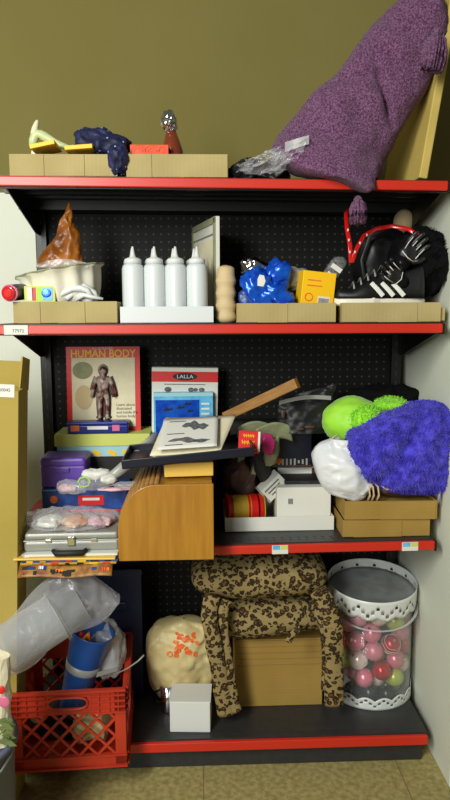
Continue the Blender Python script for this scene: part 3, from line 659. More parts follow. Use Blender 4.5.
# human body toy card
A, B = P(67, 428, .29), P(140.5, 428, .29); w = B.x-A.x; h = P(103, 347, .30).z-zg
t = thing('toy_card', 'red bordered toy card with anatomical figure, standing upright', 'toy', ((A.x+B.x)/2, .305, zg+.0005), (-.06, 0, 0))
MB().box((0, 0, h/2), (w, .004, h)).build('backing_card', 'redp', t)
pc = MB().box((0, -.0025, h*.46), (w*.86, .0012, h*.82)).build('picture_panel', 'paper', t)
text('HUMAN BODY', .034, 'yellow', t, (0, -.003, h*.915), sx=.93, bold=.0006).name = 'title_lettering'
text('ILLUSTRATED', .011, 'offwhite', t, (0, -.003, h*.975)).name = 'subtitle_lettering'
text('Learn about\nillustrated\nand inside the\nhuman body', .0125, 'ink', t, (w*.17, -.0035, h*.24), align='LEFT').name = 'caption_lettering'
m = MB(); m.ball((-w*.28, -.0035, h*.72), (.033, .0012, .028), 20); m.build('print_shape', 'rag', t); 
m = MB(); m.ball((-w*.27, -.0045, h*.40), (.028, .0012, .04), 20); m.build('print_shape', 'strap', t)
def fig(s, y, grow=0):   # small standing figure
    m = MB(); g = grow
    m.ball((0, y, .172*s), (.012*s+g, .008, .015*s+g), 14); m.tube([(0, y, .160*s), (0, y, .150*s)], .006*s+g, 10)
    m.tube([(0, y, .152*s), (0, y, .135*s), (0, y, .108*s), (0, y, .088*s)], [.013*s+g, .023*s+g, .017*s+g, .019*s+g], 14, flat=1 and .5, upv=(0, 1, 0))
    for k in (-1, 1):
        m.tube([(k*.020*s, y, .147*s), (k*.030*s, y, .122*s), (k*.037*s, y, .098*s), (k*.041*s, y, .078*s)], [.008*s+g, .007*s+g, .006*s+g, .005*s+g], 10, flat=.8, upv=(0, 1, 0))
        m.tube([(k*.010*s, y, .092*s), (k*.012*s, y, .05*s), (k*.012*s, y, .01*s), (k*.016*s, y-.004, .002*s)], [.011*s+g, .0085*s+g, .006*s+g, .007*s+g], 10, flat=.8, upv=(0, 1, 0))
    return m
o = fig(.93, -.012).build('figure', mat('figure_plastic', (92, 34, 30), .35, col2=(168, 150, 138), nscale=45, contrast=(.45, .55)), t, (0, 0, h*.14), smooth=True, label='dark red and grey anatomical figure')
m = MB(); m.ball((0, -.015, .075), (.016, .012, .09), 16); m.ball((0, -.016, .13), (.028, .012, .03), 16)
b_ = fig(.93, 0, .0065).build('figure_outline', mat('dark_outline', (58, 34, 20), .4), t, (0, -.0035, h*.14), smooth=True); b_.scale = (1, .08, 1); m.b.free()
# blue tin
p, w, h = spot(67, 128, 422, .245, .055, zg+.0005); t = thing('candy_tin', 'small dark blue printed tin lying before the toy card', 'tin', p)
MB().box((0, 0, h*.35), (w, .05, h*.7)).build('base', 'tin', t, bev=.004, bseg=3); MB().box((0, 0, h*.84), (w*1.015, .052, h*.30)).build('lid', 'tin', t, bev=.004, bseg=3)
MB().box((0, -.0262, h*.5), (w*.34, .001, h*.28)).build('white_banner', 'offwhite', t); MB().box((-.37*w, -.0262, h*.48), (w*.14, .001, h*.5)).build('picture_left', 'foodor', t); MB().box((.3*w, -.0262, h*.48), (w*.12, .001, h*.5)).build('picture_right', 'pink', t)
# clear packet with white bits in front of purple case
t = thing('plastic_packet', 'clear packet with pink and white bits over blue game box', 'packet', (P(90, 482, .07).x, .07, P(90, 490, .07).z))
L = lambda u, v, Y=.07: P(u, v, Y)-t.location
m = MB(); crumple(m, L(72, 487), (.038, .02, .020), 3, .3, 30, 40, 24, sq=.7); crumple(m, L(97, 481, .06), (.055, .025, .022), 5, .35, 26, 40, 24, rot=(0, -.12, 0)); crumple(m, L(128, 485, .05), (.04, .012, .010), 6, .3, 30, 36, 20)
m.build('film', 'film', t, smooth=True)
m = MB(); crumple(m, L(96, 474, .07), (.038, .018, .014), 6, .5, 30, 30, 20); crumple(m, L(110, 479, .06), (.022, .018, .014), 7, .5, 30, 30, 20); m.build('white_contents', 'offwhite', t, smooth=True)
m = MB(); crumple(m, L(68, 488, .08), (.024, .012, .012), 8, .4, 40, 24, 16); crumple(m, L(115, 489, .06), (.05, .012, .006), 9, .3, 30, 30, 16); m.build('pink_contents', M_pp, t, smooth=True)
m = MB(); m.tube([L(84+6*cos(a/8*2*pi), 482+5*sin(a/8*2*pi), .04) for a in range(9)], .0022, 6); m.build('green_ring', 'lime', t)
# rolled clear poster tube at (130,465)
t = thing('paper_roll', 'pale wrapped paper roll slanting up behind dark tray', 'roll', P(125, 470, .10)); L = lambda u, v, Y=.10: P(u, v, Y)-t.location
MB().tube([L(112, 476, .06), L(130, 462, .12), L(146, 446, .19), L(156, 436, .23)], [.014, .018, .018, .015], 16).build('roll', 'film2', t, smooth=True); MB().tube([L(113, 475, .06), L(130, 462, .12), L(156, 436, .23)], .010, 12).build('paper', 'rag', t, smooth=True)

# bread box
p0 = P(118.5, 559, -.115); p1 = P(214, 559, -.115); w = p1.x-p0.x; hB = P(180, 484.5, -.115).z-z3+.0
t = thing('bread_box', 'golden oak roll-top bread box with curved left end', 'bread box', ((p0.x+p1.x)/2, .06, z3)); dB = .35
arc = [(-w/2, 0), (w/2, 0), (w/2, hB), (-w/2+.105, hB)] + [(-w/2+.105-.105*sin(k/12*pi/2), hB-.105*(1-cos(k/12*pi/2))*1.25) for k in range(1, 13)]
MB().prism(arc, -.175, -.162).build('side_panel', 'wood', t, bev=.002); MB().prism(arc, .162, .175).build('side_panel', 'wood', t, bev=.002)
arc2 = [(-w/2+.006, .004), (w/2-.004, .004), (w/2-.004, hB-.006), (-w/2+.107, hB-.006)] + [(-w/2+.107-.101*sin(k/12*pi/2), hB-.006-.101*(1-cos(k/12*pi/2))*1.25) for k in range(1, 13)]
MB().prism(arc2, -.162, .162).build('body', 'wood', t)
m = MB()
for k in range(0, 13):
    a = k/12*pi/2; m.cyl((-w/2+.105-.101*sin(a), -.16, hB-.004-.101*(1-cos(a))*1.25), (-w/2+.105-.101*sin(a), .16, hB-.004-.101*(1-cos(a))*1.25), .0065, n=8)
m.build('tambour', 'plank', t, smooth=True)
zbb = z3+hB
# yellow wood block on it
p, w, h = spot(163, 212, 463, -.03, .10, zbb+.0005); t = thing('wooden_block', 'pale yellow wooden box on top of the bread box', 'box', p, (0, 0, .08))
MB().box((0, 0, h/2), (w, .10, h)).build('body', 'yellowwood', t, bev=.002); MB().box((w/2+.0005, 0, h/2), (.002, .08, h*.7)).build('end_panel', 'yellow', t)
zyb = zbb+h+.001
# black serving tray, tilted
A, B = P(122, 474, -.08), P(254, 458, -.05)
mid = (A+B)/2; ang = math.atan2(B.z-A.z, B.x-A.x)
t = thing('serving_tray', 'long dark navy tray tilted across the wooden block', 'tray', (mid.x, .04, mid.z+.010), (-.0, -ang, 0)); Lw = (B-A).length
m = MB().box((0, 0, .003), (Lw, .22, .006))
m.box((0, -.108, .014), (Lw, .006, .024)).box((0, .108, .014), (Lw, .006, .024)).box((-Lw/2+.003, 0, .014), (.006, .21, .024)).box((Lw/2-.003, 0, .014), (.006, .21, .024)); m.build('tray', 'navyp', t, bev=.002)
T = t.location; tz = T.z
# papers on tray
def paper_quad(name, label, cat, q, m_, th=.0015, curl=.0, cur2=0):
    c = (q[0]+q[1]+q[2]+q[3])/4; t = thing(name, label, cat, c); a, b, c_, d = [x-c for x in q]
    n = (b-a).cross(d-a).normalized()
    MB().grid(lambda s, r: (a*(1-s)+b*s)*(1-r)+(d*(1-s)+c_*s)*r + n*(curl*((2*s-1)**2)+cur2*((2*r-1)**2)), 14, 10).build('sheet', m_, t, solid=th, smooth=True)
    return t, a, b, c_, d, n
q = [P(150, 457, -.06), P(221, 451, -.06), P(236, 416, .10), P(166, 419, .10)]
paper_quad('cardboard_folder', 'cream folder lying open on navy tray under drawings', 'folder', q, 'paper', .004, .004)
q = [P(158, 460, -.068), P(216, 453, -.068), P(219, 449, -.04), P(156, 454, -.04)]
q = [P(157, 450, -.075), P(217, 446, -.075), P(218, 416, .07), P(164, 419, .07)]
t, a, b, c_, d, n = paper_quad('drawing_sheet', 'white sheet printed with two grey winged sketches', 'paper', q, 'offwhite', .0012)
if n.y > 0: n = -n
def onq(s, r): return (a*(1-s)+b*s)*(1-r)+(d*(1-s)+c_*s)*r + n*.0016
for (cs, cr, ws, hr) in ((.60, .70, .24, .12), (.52, .23, .36, .07)):
    m = MB(); K = 16
    m.grid(lambda e, r: onq(cs+(2*e-1)*ws, cr+(2*r-1)*hr*(max(.05, sin(e*pi))**.7)*(1+.35*sin(e*17))+.04*sin(e*6)), K, 3); m.build('sketch', 'greyink', t)
for r_ in (.86, .1, .45):
    MB().grid(lambda e, r: onq(.12+e*.3, r_+r*.02), 3, 2).build('caption_line', 'ink', t)
# curled grey magazines under
t = thing('magazine', 'yellowed magazine curling beneath the drawing sheet', 'magazine', P(190, 456, .0)); L = lambda u, v, Y: P(u, v, Y)-t.location
MB().grid(lambda s, r: L(152+s*66+r*6, 459-4*s+4*sin(s*pi)-r*14, -.07+r*.10), 16, 6).build('pages', 'paper', t, solid=.006, smooth=True)
# lalla box and blue box
xl = P(184, 400, .24)
hsup = P(184, 440, .24).z
t = thing('storage_box', 'plain black storage box behind bread box supporting game boxes', 'box', ((P(150, 440, .24).x+P(218, 440, .24).x)/2+.005, .325, z3+.0)); MB().box((0, 0, (hsup-z3)/2), (.20, .11, hsup-z3)).build('body', 'ink', t, bev=.002); MB().box((0, -.001, hsup-z3-.012), (.204, .114, .02)).build('lid', 'black', t, bev=.002)
A, B = P(151, 400, .30), P(217, 400, .30); w = B.x-A.x; h = P(184, 368, .30).z-hsup
t = thing('game_box', 'tall white box with red band and black oval logo', 'box', ((A.x+B.x)/2, .325, hsup+.001), (0, .02, 0))
MB().box((0, 0, h/2), (w, .045, h)).build('body', 'offwhite', t, bev=.001); MB().box((0, -.0229, h-.030), (w*.995, .001, .034)).build('red_band', 'redp', t)
ov = MB().cyl((0, 0, 0), (0, 0, .001), .02, n=40).build('oval_logo', 'ink', t, (0, -.0235, h-.029), (pi/2, 0, 0)); ov.scale = (2.0, .62, 1)
text('LALLA', .017, 'offwhite', t, (0, -.0256, h-.0295), sx=1.15).name = 'logo_lettering'
MB().box((0, -.0231, h-.055), (w*.62, .0006, .0025)).build('small_lettering', 'greyink', t)
for x, s_ in ((-.055, .012), (.02, .010), (.035, .008), (.055, .010)): MB().ball((x, -.023, h-.072), (s_, .0008, s_*.7), 12).build('print_shape', 'greyink', t)
A, B = P(153.5, 400, .27), P(213, 400, .27); w = B.x-A.x; h = P(184, 393, .27).z-hsup
t = thing('puzzle_box', 'light blue box printed with sharks, before the white box', 'box', ((A.x+B.x)/2, .287, hsup+.001))
MB().box((0, 0, h/2), (w, .028, h)).build('body', 'sky', t, bev=.001); MB().box((-.10*w, -.0143, h*.44), (w*.74, .001, h*.80)).build('sea_picture', 'bluef', t); MB().box((0, -.0143, h-.006), (w, .001, .012)).build('top_border', 'aqua', t)
for (x, z, s_) in ((-.28, .62, 1), (-.06, .66, .8), (.06, .74, .8), (.10, .58, .7), (-.2, .3, 1)):
    m = MB(); m.prism([(-.016*s_, .002), (-.004, .006*s_), (0, .013*s_), (.004, .005*s_), (.014*s_, .001), (.02*s_, .006*s_), (.018*s_, -.005*s_), (.006*s_, -.004*s_)], -.001, 0).build('shark', 'navyp', t, (x*w, -.0147, z*h), (0, -.3, 0))
for k in range(4): MB().box((.37*w, -.0146, h*(.75-.11*k)), (.026, .001, .006)).build('print_line', 'offwhite', t)
# plank
A, B = P(225, 417, .20), P(297, 383, .06); d = B-A
t = thing('wooden_plank', 'narrow pine plank sloping up behind drawing sheet', 'plank', (A+B)/2); 
MB().box((0, 0, 0), (d.length, .02, .030)).build('plank', 'plank', t, bev=.002); t.rotation_euler = d.to_track_quat('X', 'Z').to_euler()
MB().box((d.length/2+.0003, 0, 0), (.001, .0195, .0295)).build('end_grain', 'wood', t)

# ------------------------------------------------------------------ third shelf, middle
z3m = zs(3, .15)+.0005
tray('long shallow white cardboard tray at shelf front', 225, 334, 517, .105, .22, z3m, mat_='offwhite', name='carton_tray')
zm = z3m+.004
# ribbon spool
c = P(246, 503, .15); rr = .046
t = thing('ribbon_spool', 'spool wound with gold and red metallic ribbon', 'spool', (c.x, .17, zm+rr+.001+.006), (0, 0, .12))
MB().cyl((-.045, 0, 0), (-.02, 0, 0), rr*.93, n=40).build('gold_ribbon', 'gold', t, label='gold ribbon band'); MB().cyl((-.0195, 0, 0), (.018, 0, 0), rr*.90, n=40).build('ribbon', 'gold', t)
m = MB(); m.cyl((.003, 0, 0), (.010, 0, 0), rr*.93, n=40); m.cyl((.013, 0, 0), (.034, 0, 0), rr*.95, n=40); m.cyl((.040, 0, 0), (.050, 0, 0), rr*.94, n=40); m.cyl((-.06, 0, 0), (-.047, 0, 0), rr*.94, n=40); m.build('red_ribbon', 'redgloss', t, label='shiny red ribbon bands')
for x in (-.061, .052): MB().cyl((x, 0, 0), (x+.003, 0, 0), rr+.004, n=40).build('end_disc', 'redp' if x < 0 else 'gold', t)
# white box
t, w, h = bx('white_carton', 'plain white carton with small barcode in shelf tray', 'box', 277, 331, 487.5, .13, .14, zm, 'offwhite', rz=0)
lb = MB().box((-.25*w, -.0706, h*.66), (.020, .001, .022)).build('barcode_label', 'white', t); m = MB(); [m.box((-.25*w-.006+i*.003, -.0713, h*.66), (.0018, .0006, .017)) for i in range(5)]; m.build('bars', 'ink', lb)
MB().box((0, -.001, h+.0008), (w, .14, .0012)).build('lid_flap', 'offwhite', t)
zwb = zm+h+.002
t = thing('dark_case', 'flat black case lying on the white carton', 'case', (P(303, 486, .2).x, .21, zwb)); MB().box((0, 0, .006), (.13, .10, .012)).build('body', 'ink', t, bev=.003); MB().box((0, -.051, .006), (.03, .003, .008)).build('clasp', 'steel', t)
# tilted grey/white carton
c = P(272, 486, .19); t = thing('cassette_box', 'grey and white printed carton tilted behind the spool', 'box', c, (.1, -.75, .15)); MB().box((0, 0, 0), (.085, .05, .050)).build('body', 'offwhite', t, bev=.001)
m = MB(); [m.box((.0, -.0256, .014-i*.012), (.06-.01*i, .001, .004)) for i in range(3)]; m.build('print_lines', 'greyink', t); MB().box((-.039, -.0003, 0), (.004, .0505, .0505)).build('end_flap', 'greyp', t)
# stack behind: white box + dark box
zz = P(300, 487, .26).z
t = thing('white_case', 'white case with red trim under the dark box', 'case', (P(297, 475, .25).x, .30, z3m)); hh = P(297, 466, .25).z-z3m; MB().box((0, 0, hh/2), (.125, .09, hh)).build('body', 'offwhite', t, bev=.002); MB().box((.055, -.0455, hh-.035), (.012, .002, .055)).build('trim_strip', 'brownl', t)
t = thing('dark_box', 'near-black glossy box with pale printed lower edge', 'box', (P(291, 460, .22).x, .28, z3m+hh+.0005)); h2 = P(291, 433, .22).z-(z3m+hh); w2 = P(312, 445, .22).x-P(270, 445, .22).x
MB().box((0, 0, h2/2), (w2, .11, h2)).build('body', 'navyp', t, bev=.002); m = MB(); random.seed(5)
for i in range(9): m.box((-w2*.38+i*w2*.095, -.0557, h2*.17), (.006, .001, random.uniform(.01, .022)))
m.build('print_figures', 'greyp', t); MB().box((0, -.0556, h2*.05), (w2*.98, .0014, .006)).build('lower_edge', 'brownl', t); MB().ball((-w2*.3, -.056, h2*.2), (.014, .001, .010), 12).build('print_spot', 'foodor', t)
# black bag with white band
c = P(306, 408, .20)
t = thing('vinyl_bag', 'black plastic bag with a white stripe, behind lime cushion', 'bag', c); L = lambda u, v, Y=.20: P(u, v, Y)-t.location
m = MB(); LB = [(280, 432), (277, 420), (276, 408), (277, 402), (290, 396), (318, 388)]; RB = [(332, 432), (332, 418), (331, 405), (332, 398), (335, 390), (337, 383)]
def vb(a, q):
    l, r = smooth_interp(LB, q), smooth_interp(RB, q); k = .5-.5*cos(a*2*pi); uv = l*(1-k)+r*k
    p = P(uv.x, uv.y, .20)-t.location; p.y = -sin(a*2*pi)*.03*(1-q*.9); n_ = ridge(p, 22, 6)*.008; p.y -= n_; return p
m.grid(vb, 60, 40, cu=True); m.build('bag', 'blackbag', t, smooth=True)
MB().grid(lambda s, q: L(279+s*52, 405-s*5-q*4-3*sin(s*pi), .158), 14, 3).build('white_stripe', 'greyp', t, solid=.001)
for (u, v, s_) in ((283, 414, .009), (310, 427, .010), (300, 429, .008)): MB().ball(L(u, v, .158), (s_*1.6 if v > 420 else s_*.6, .002, s_*.5 if v > 420 else s_*1.5), 12).build('red_print', 'brownl', t)
t.name = 'vinyl_bag'
# stack that holds the bag: folded greenish papers
t = thing('paper_bundle', 'curled grey-green papers above the red packet', 'papers', P(258, 432, .14)); L = lambda u, v, Y=.14: P(u, v, Y)-t.location
for (us, uo) in ((0, 0), (20, 6)):
    MB().grid(lambda s, q: L(236+us+s*34+q*3, 428+uo*.2-7*sin(s*2.6)+q*16, .12+.05*s+.02*q), 16, 8).build('sheet', 'rag', t, solid=.002, smooth=True)
# red packet with gold lettering
c = P(249, 442, .035)
t = thing('red_packet', 'red packet with gold lettering lying on navy tray', 'packet', c, (-.55, .05, -.08)); MB().box((0, 0, 0), (.062, .012, .068)).build('body', 'redp', t, bev=.003); MB().tube([(-.018+.0022*k, -.0066, .017+.006*sin(k*2.1)) for k in range(16)], .0016, 6).tube([(-.020+.0022*k, -.0066, -.004+.007*cos(k*2.3)) for k in range(17)], .0016, 6).box((0, -.0064, -.024), (.04, .001, .003)).build('gold_print', 'yellow', t); MB().box((.029, -.0064, 0), (.006, .001, .062)).build('white_edge', 'offwhite', t)
c = P(268, 444, .12); t = thing('pink_packet', 'magenta pink packet beside the red packet', 'packet', c, (-.2, .1, .2)); m = MB(); crumple(m, (0, 0, 0), (.02, .01, .032), 3, .25, 30, 30, 20, sq=.7); m.build('wrapper', mat('magenta', (190, 40, 110), .4), t, smooth=True)
t = thing('video_case', 'dim grey plastic case standing behind the ribbon spool', 'case', P(236, 470, .30), (0, .18, .1)); MB().box((0, 0, 0), (.020, .12, .19)).build('case', 'greyp', t, bev=.002); MB().box((0, -.0605, 0), (.016, .001, .15)).build('spine_label', 'rag', t)
t = thing('video_case', 'dark red case leaning right of the grey plastic case', 'case', P(250, 470, .28), (0, .30, .1)); MB().box((0, 0, 0), (.022, .12, .18)).build('case', 'brownl', t, bev=.002); MB().box((0, -.0605, .03), (.014, .001, .06)).build('spine_label', 'rag', t)
# brownish clutter behind spool
for (lab, u, v, Y, ru, rv, m_, sd, rot) in (('rumpled dark brown paper bag behind ribbon spool', 240, 480, .26, 17, 22, 'brownl', 3, (0, 0, 0)), ('crumpled brown wrapper leaning beside dark box', 262, 462, .24, 9, 22, 'insole', 4, (0, -.2, 0)), ('grey folded cloth under the curled papers', 272, 448, .20, 7, 20, 'rag', 6, (0, .15, 0))):
    packet(lab, u, v, Y, ru, rv, .045, m_, sd, rot, amp=.3, f=14, name='paper_bag' if sd == 3 else 'wrapper' if sd == 4 else 'folded_cloth', cat='bag' if sd == 3 else 'wrapper' if sd == 4 else 'cloth')
# filler carton beneath bag & papers
t = thing('storage_box', 'black carton at back of middle shelf beneath vinyl bag', 'box', (P(262, 470, .38).x+.02, .372, z3m)); MB().box((0, 0, .15), (.26, .05, .30)).build('body', 'ink', t); MB().box((0, 0, .303), (.264, .054, .006)).build('lid', 'black', t)

# ------------------------------------------------------------------ third shelf, right
z3r = zs(3, .48)+.0005
tray('lower brown cardboard box of pair at right shelf end', 343, 430, 519.5, .03, .26, z3r, mat_='kraft_dark', name='cardboard_box', folds=((-.10, .55),))
h1 = P(390, 519.5, .03).z-z3r
t, w, h = tray('upper brown cardboard box under violet cushion, right', 346, 438, 501, .025, .27, z3r+h1+.0008, mat_='kraft_dark', name='cardboard_box', folds=((.18, .6),)); t.rotation_euler.z = -.02
zc = z3r+h1+h+.001
MB().box((0, .0, h*.80), (w-.008, .262, .004)).build('inner_flap', 'kraft_dark', t)
# leather handbag with straps
c = P(400, 496, .12); t = thing('handbag', 'dark brown leather handbag lying flat with cream straps', 'bag', (c.x, .15, zc)); L = lambda u, v, Y=.06: P(u, v, Y)-t.location
m = MB(); crumple(m, (-.0, 0, .024), (.112, .10, .030), 3, .10, 14, 60, 30, floor=.001, sq=.7); m.build('body', 'brownl', t, smooth=True)
m = MB()
for dx, dy in ((0, 0), (-5, .008), (-9, .012)): m.tube([L(374+dx, 482, .04+dy), L(378+dx, 487, .03+dy), L(379+dx, 495, .03+dy), L(376+dx, 502, .05+dy)], .0055, 8, flat=.5, upv=(1, 0, 0))
m.tube([L(379, 484, .04), L(386, 489, .03), L(398, 490, .028)], .003, 8); m.build('strap', 'strap', t, smooth=True, label='cream straps')
MB().tube([L(440, 491, .03), L(439, 497, .028), L(438, 503, .028)], .004, 8).build('tag', 'lavender', t, smooth=True)
# white bag
c = P(343, 476, .10); t = thing('white_bag', 'stuffed white plastic bag below the lime cushion', 'bag', (c.x, .12, c.z-.06)); L = lambda u, v, Y=.12: P(u, v, Y)-t.location
LB = [(352, 499), (330, 493), (319, 482), (314, 468), (313, 455), (318, 444), (330, 438)]; RB = [(356, 499), (366, 490), (372, 482), (378, 470), (380, 460), (378, 446), (360, 438)]
def wb(a, q):
    l, r = smooth_interp(LB, q), smooth_interp(RB, q); k = .5-.5*cos(a*2*pi); uv = l*(1-k)+r*k
    p = P(uv.x, uv.y, .10)-t.location; hd = .075*sin(min(1, q*1.15+.06)*pi*.92)**.6; p.y = -.02-math.copysign(abs(sin(a*2*pi))**.8, sin(a*2*pi))*hd
    n_ = ridge(p, 7, 6, 3)*.018+ridge(p, 24, 2, 3)*.005; p.y -= n_; p.x += n_*.2; return p
m = MB(); m.grid(wb, 80, 60, cu=True); m.build('bag', 'bag', t, smooth=True)
# fur helper
def furry(m, base, n, ln, wd, seed, norm):
    random.seed(seed)
    for k in range(n):
        a, q = random.random(), random.uniform(.01, .99); p = base(a, q); nn = norm(a, q)
        tdir = (nn*.7+V((random.uniform(-1, 1), random.uniform(-1, 1), random.uniform(-1.1, .8)))*.75).normalized()
        s_ = tdir.cross(V((random.uniform(-1, 1), random.uniform(-1, 1), random.uniform(-1, 1)))).normalized()*wd
        l = ln*random.uniform(.6, 1.2); mid = p+tdir*l*.5+s_*.0; bend = V((0, 0, -l*.25))
        vv = [m.b.verts.new(x) for x in (p-s_, p+s_, mid+s_*.8, p+tdir*l+bend, mid-s_*.8)]; m.b.faces.new(vv)
def normfn(fn):
    def nf(a, q):
        e = .004; du = fn((a+e) % 1, q)-fn((a-e) % 1, q); dv = fn(a, min(.999, q+e))-fn(a, max(.001, q-e)); n_ = du.cross(dv)
        return n_.normalized() if n_.length > 0 else V((0, -1, 0))
    return nf
# violet fluffy cushion
c = P(405, 446, .06); t_x = c.x
t = thing('fluffy_cushion', 'violet blue fluffy cushion heaped at shelf right end', 'cushion', (c.x, .10, zc+.06))
TB = [(405, 489), (382, 486), (363, 478), (351, 464), (347, 448), (350, 434), (358, 428), (372, 419), (390, 412), (410, 406), (430, 403)]; RBv = [(430, 491), (446, 487), (455, 476), (459, 462), (460, 448), (459, 436), (458, 426), (456, 418), (452, 411), (444, 406), (436, 403)]
def fp(a, q):
    l, r = smooth_interp(TB, q), smooth_interp(RBv, q); k = .5-.5*cos(a*2*pi); uv = l*(1-k)+r*k
    p = P(uv.x, uv.y, .06)-t.location; hd = .095*max(.0, sin((q*.94+.03)*pi))**.55; s_ = sin(a*2*pi); p.y = -math.copysign(abs(s_)**.8, s_)*hd
    g = math.exp(-(((uv.x-402)+(uv.y-440)*.55)/9)**2)*(1 if s_ > 0 else 0); p.y += .022*g*min(1, abs(s_))
    n_ = fbm(p, 18, 3)*.012; p.y -= n_+.03; p.x = min(p.x, .640-t_x); return p
m = MB(); m.grid(fp, 70, 50, cu=True)
nf = normfn(fp); sgn = 1 if nf(.25, .5).y < 0 else -1
furry(m, fp, 17000, .011, .0013, 3, lambda a, q: nf(a, q)*sgn)
m.build('fur_cover', 'fur', t)
# lime cushion
c = P(350, 424, .17); t = thing('lime_cushion', 'round lime green cushion with fuzzy edge', 'cushion', (c.x, .17, c.z)); L = lambda u, v, Y=.17: P(u, v, Y)-t.location
def lp(a, q):
    th = a*2*pi; ph = (q-.5)*pi*.999; d = V((cos(ph)*cos(th), cos(ph)*sin(th), sin(ph)))
    n_ = 1+.05*fbm(d, 2.2, 3); p = V((d.x*.104*n_, d.y*.085*n_, d.z*.080*n_))+L(355, 421); p.z -= .018*max(0, d.x); return p
m = MB(); m.grid(lp, 60, 40, cu=True); m.build('satin_cover', 'lime', t, smooth=True)
def lp2(a, q):
    th = a*2*pi; ph = (q-.5)*pi*.999; d = V((cos(ph)*cos(th), cos(ph)*sin(th), sin(ph))); return V((d.x*.055, d.y*.05, d.z*.042))+L(366, 420, .11)
m = MB(); m.grid(lp2, 30, 20, cu=True); nf2 = normfn(lp2); sg2 = 1 if nf2(.75, .5).y < 0 else -1
furry(m, lp2, 1800, .014, .0011, 5, lambda a, q: nf2(a, q)*sg2)
def lp3(a, q):
    th = a*2*pi; ph = (q-.5)*pi*.999; d = V((cos(ph)*cos(th), cos(ph)*sin(th), sin(ph))); return V((d.x*.05, d.y*.05, d.z*.022))+L(391, 405, .13)
m.grid(lp3, 30, 20, cu=True); nf3 = normfn(lp3); furry(m, lp3, 1200, .012, .0011, 6, lambda a, q: nf3(a, q)*sg2)
m.build('fuzzy_edge', 'limefur', t)
m = MB(); m.grid(lambda s, q: L(325+s*12, 443-s*10+q*6*(1-s), .09)+V((0, -.006*s, 0)), 6, 4).build('care_tag', 'strap', t, solid=.0012)
# black fuzzy thing at back
t = thing('black_scarf', 'black fuzzy scarf bunched behind the two cushions', 'scarf', P(385, 402, .33)); m = MB(); crumple(m, (0, 0, 0), (.14, .06, .055), 7, .3, 16, 60, 30); crumple(m, (.03, -.13, -.010), (.035, .03, .016), 9, .3, 16, 30, 20); m.build('knit', 'fuzz', t, smooth=True)

# ------------------------------------------------------------------ bottom: big box left
lean = .050
p1 = P(18.5, 395, -.12); ztb = P(10, 388, -.12).z; w = .30
t = thing('tall_carton', 'tall narrow tan shipping carton standing at far left', 'box', (p1.x-w/2-ztb*lean, -.068, .0), (0, lean, 0))
m = MB(); th = .004
m.box((0, -.05+th/2, ztb/2), (w, th, ztb)).box((0, .05-th/2, ztb/2), (w, th, ztb)).box((-w/2+th/2, 0, ztb/2), (th, .10-2*th, ztb)).box((w/2-th/2, 0, ztb/2), (th, .10-2*th, ztb)).box((0, 0, th/2), (w-.01, .09, th)); m.build('body', 'kraft_big', t, bev=.001)
MB().box((0, 0, .036), (w-.012, .004, .072)).build('back_flap', 'kraft_big', t, (0, .046, ztb-.001), (-.12, 0, 0))
MB().prism([(-.046, 0), (.046, 0), (.044, .085), (-.034, .085)], -.002, .002).build('side_flap', 'kraft_big', t, (w/2+.001, 0, ztb), (0, .12, 0)).rotation_euler = Euler((0, .18, pi/2))
lb = MB().box((0, 0, 0), (.06, .001, .034)).build('paper_label', 'offwhite', t, (w/2-.04, -.0512, ztb+.0)); text('8 60045', .012, 'greyink', lb, (.0, -.001, .002)).name = 'digits'

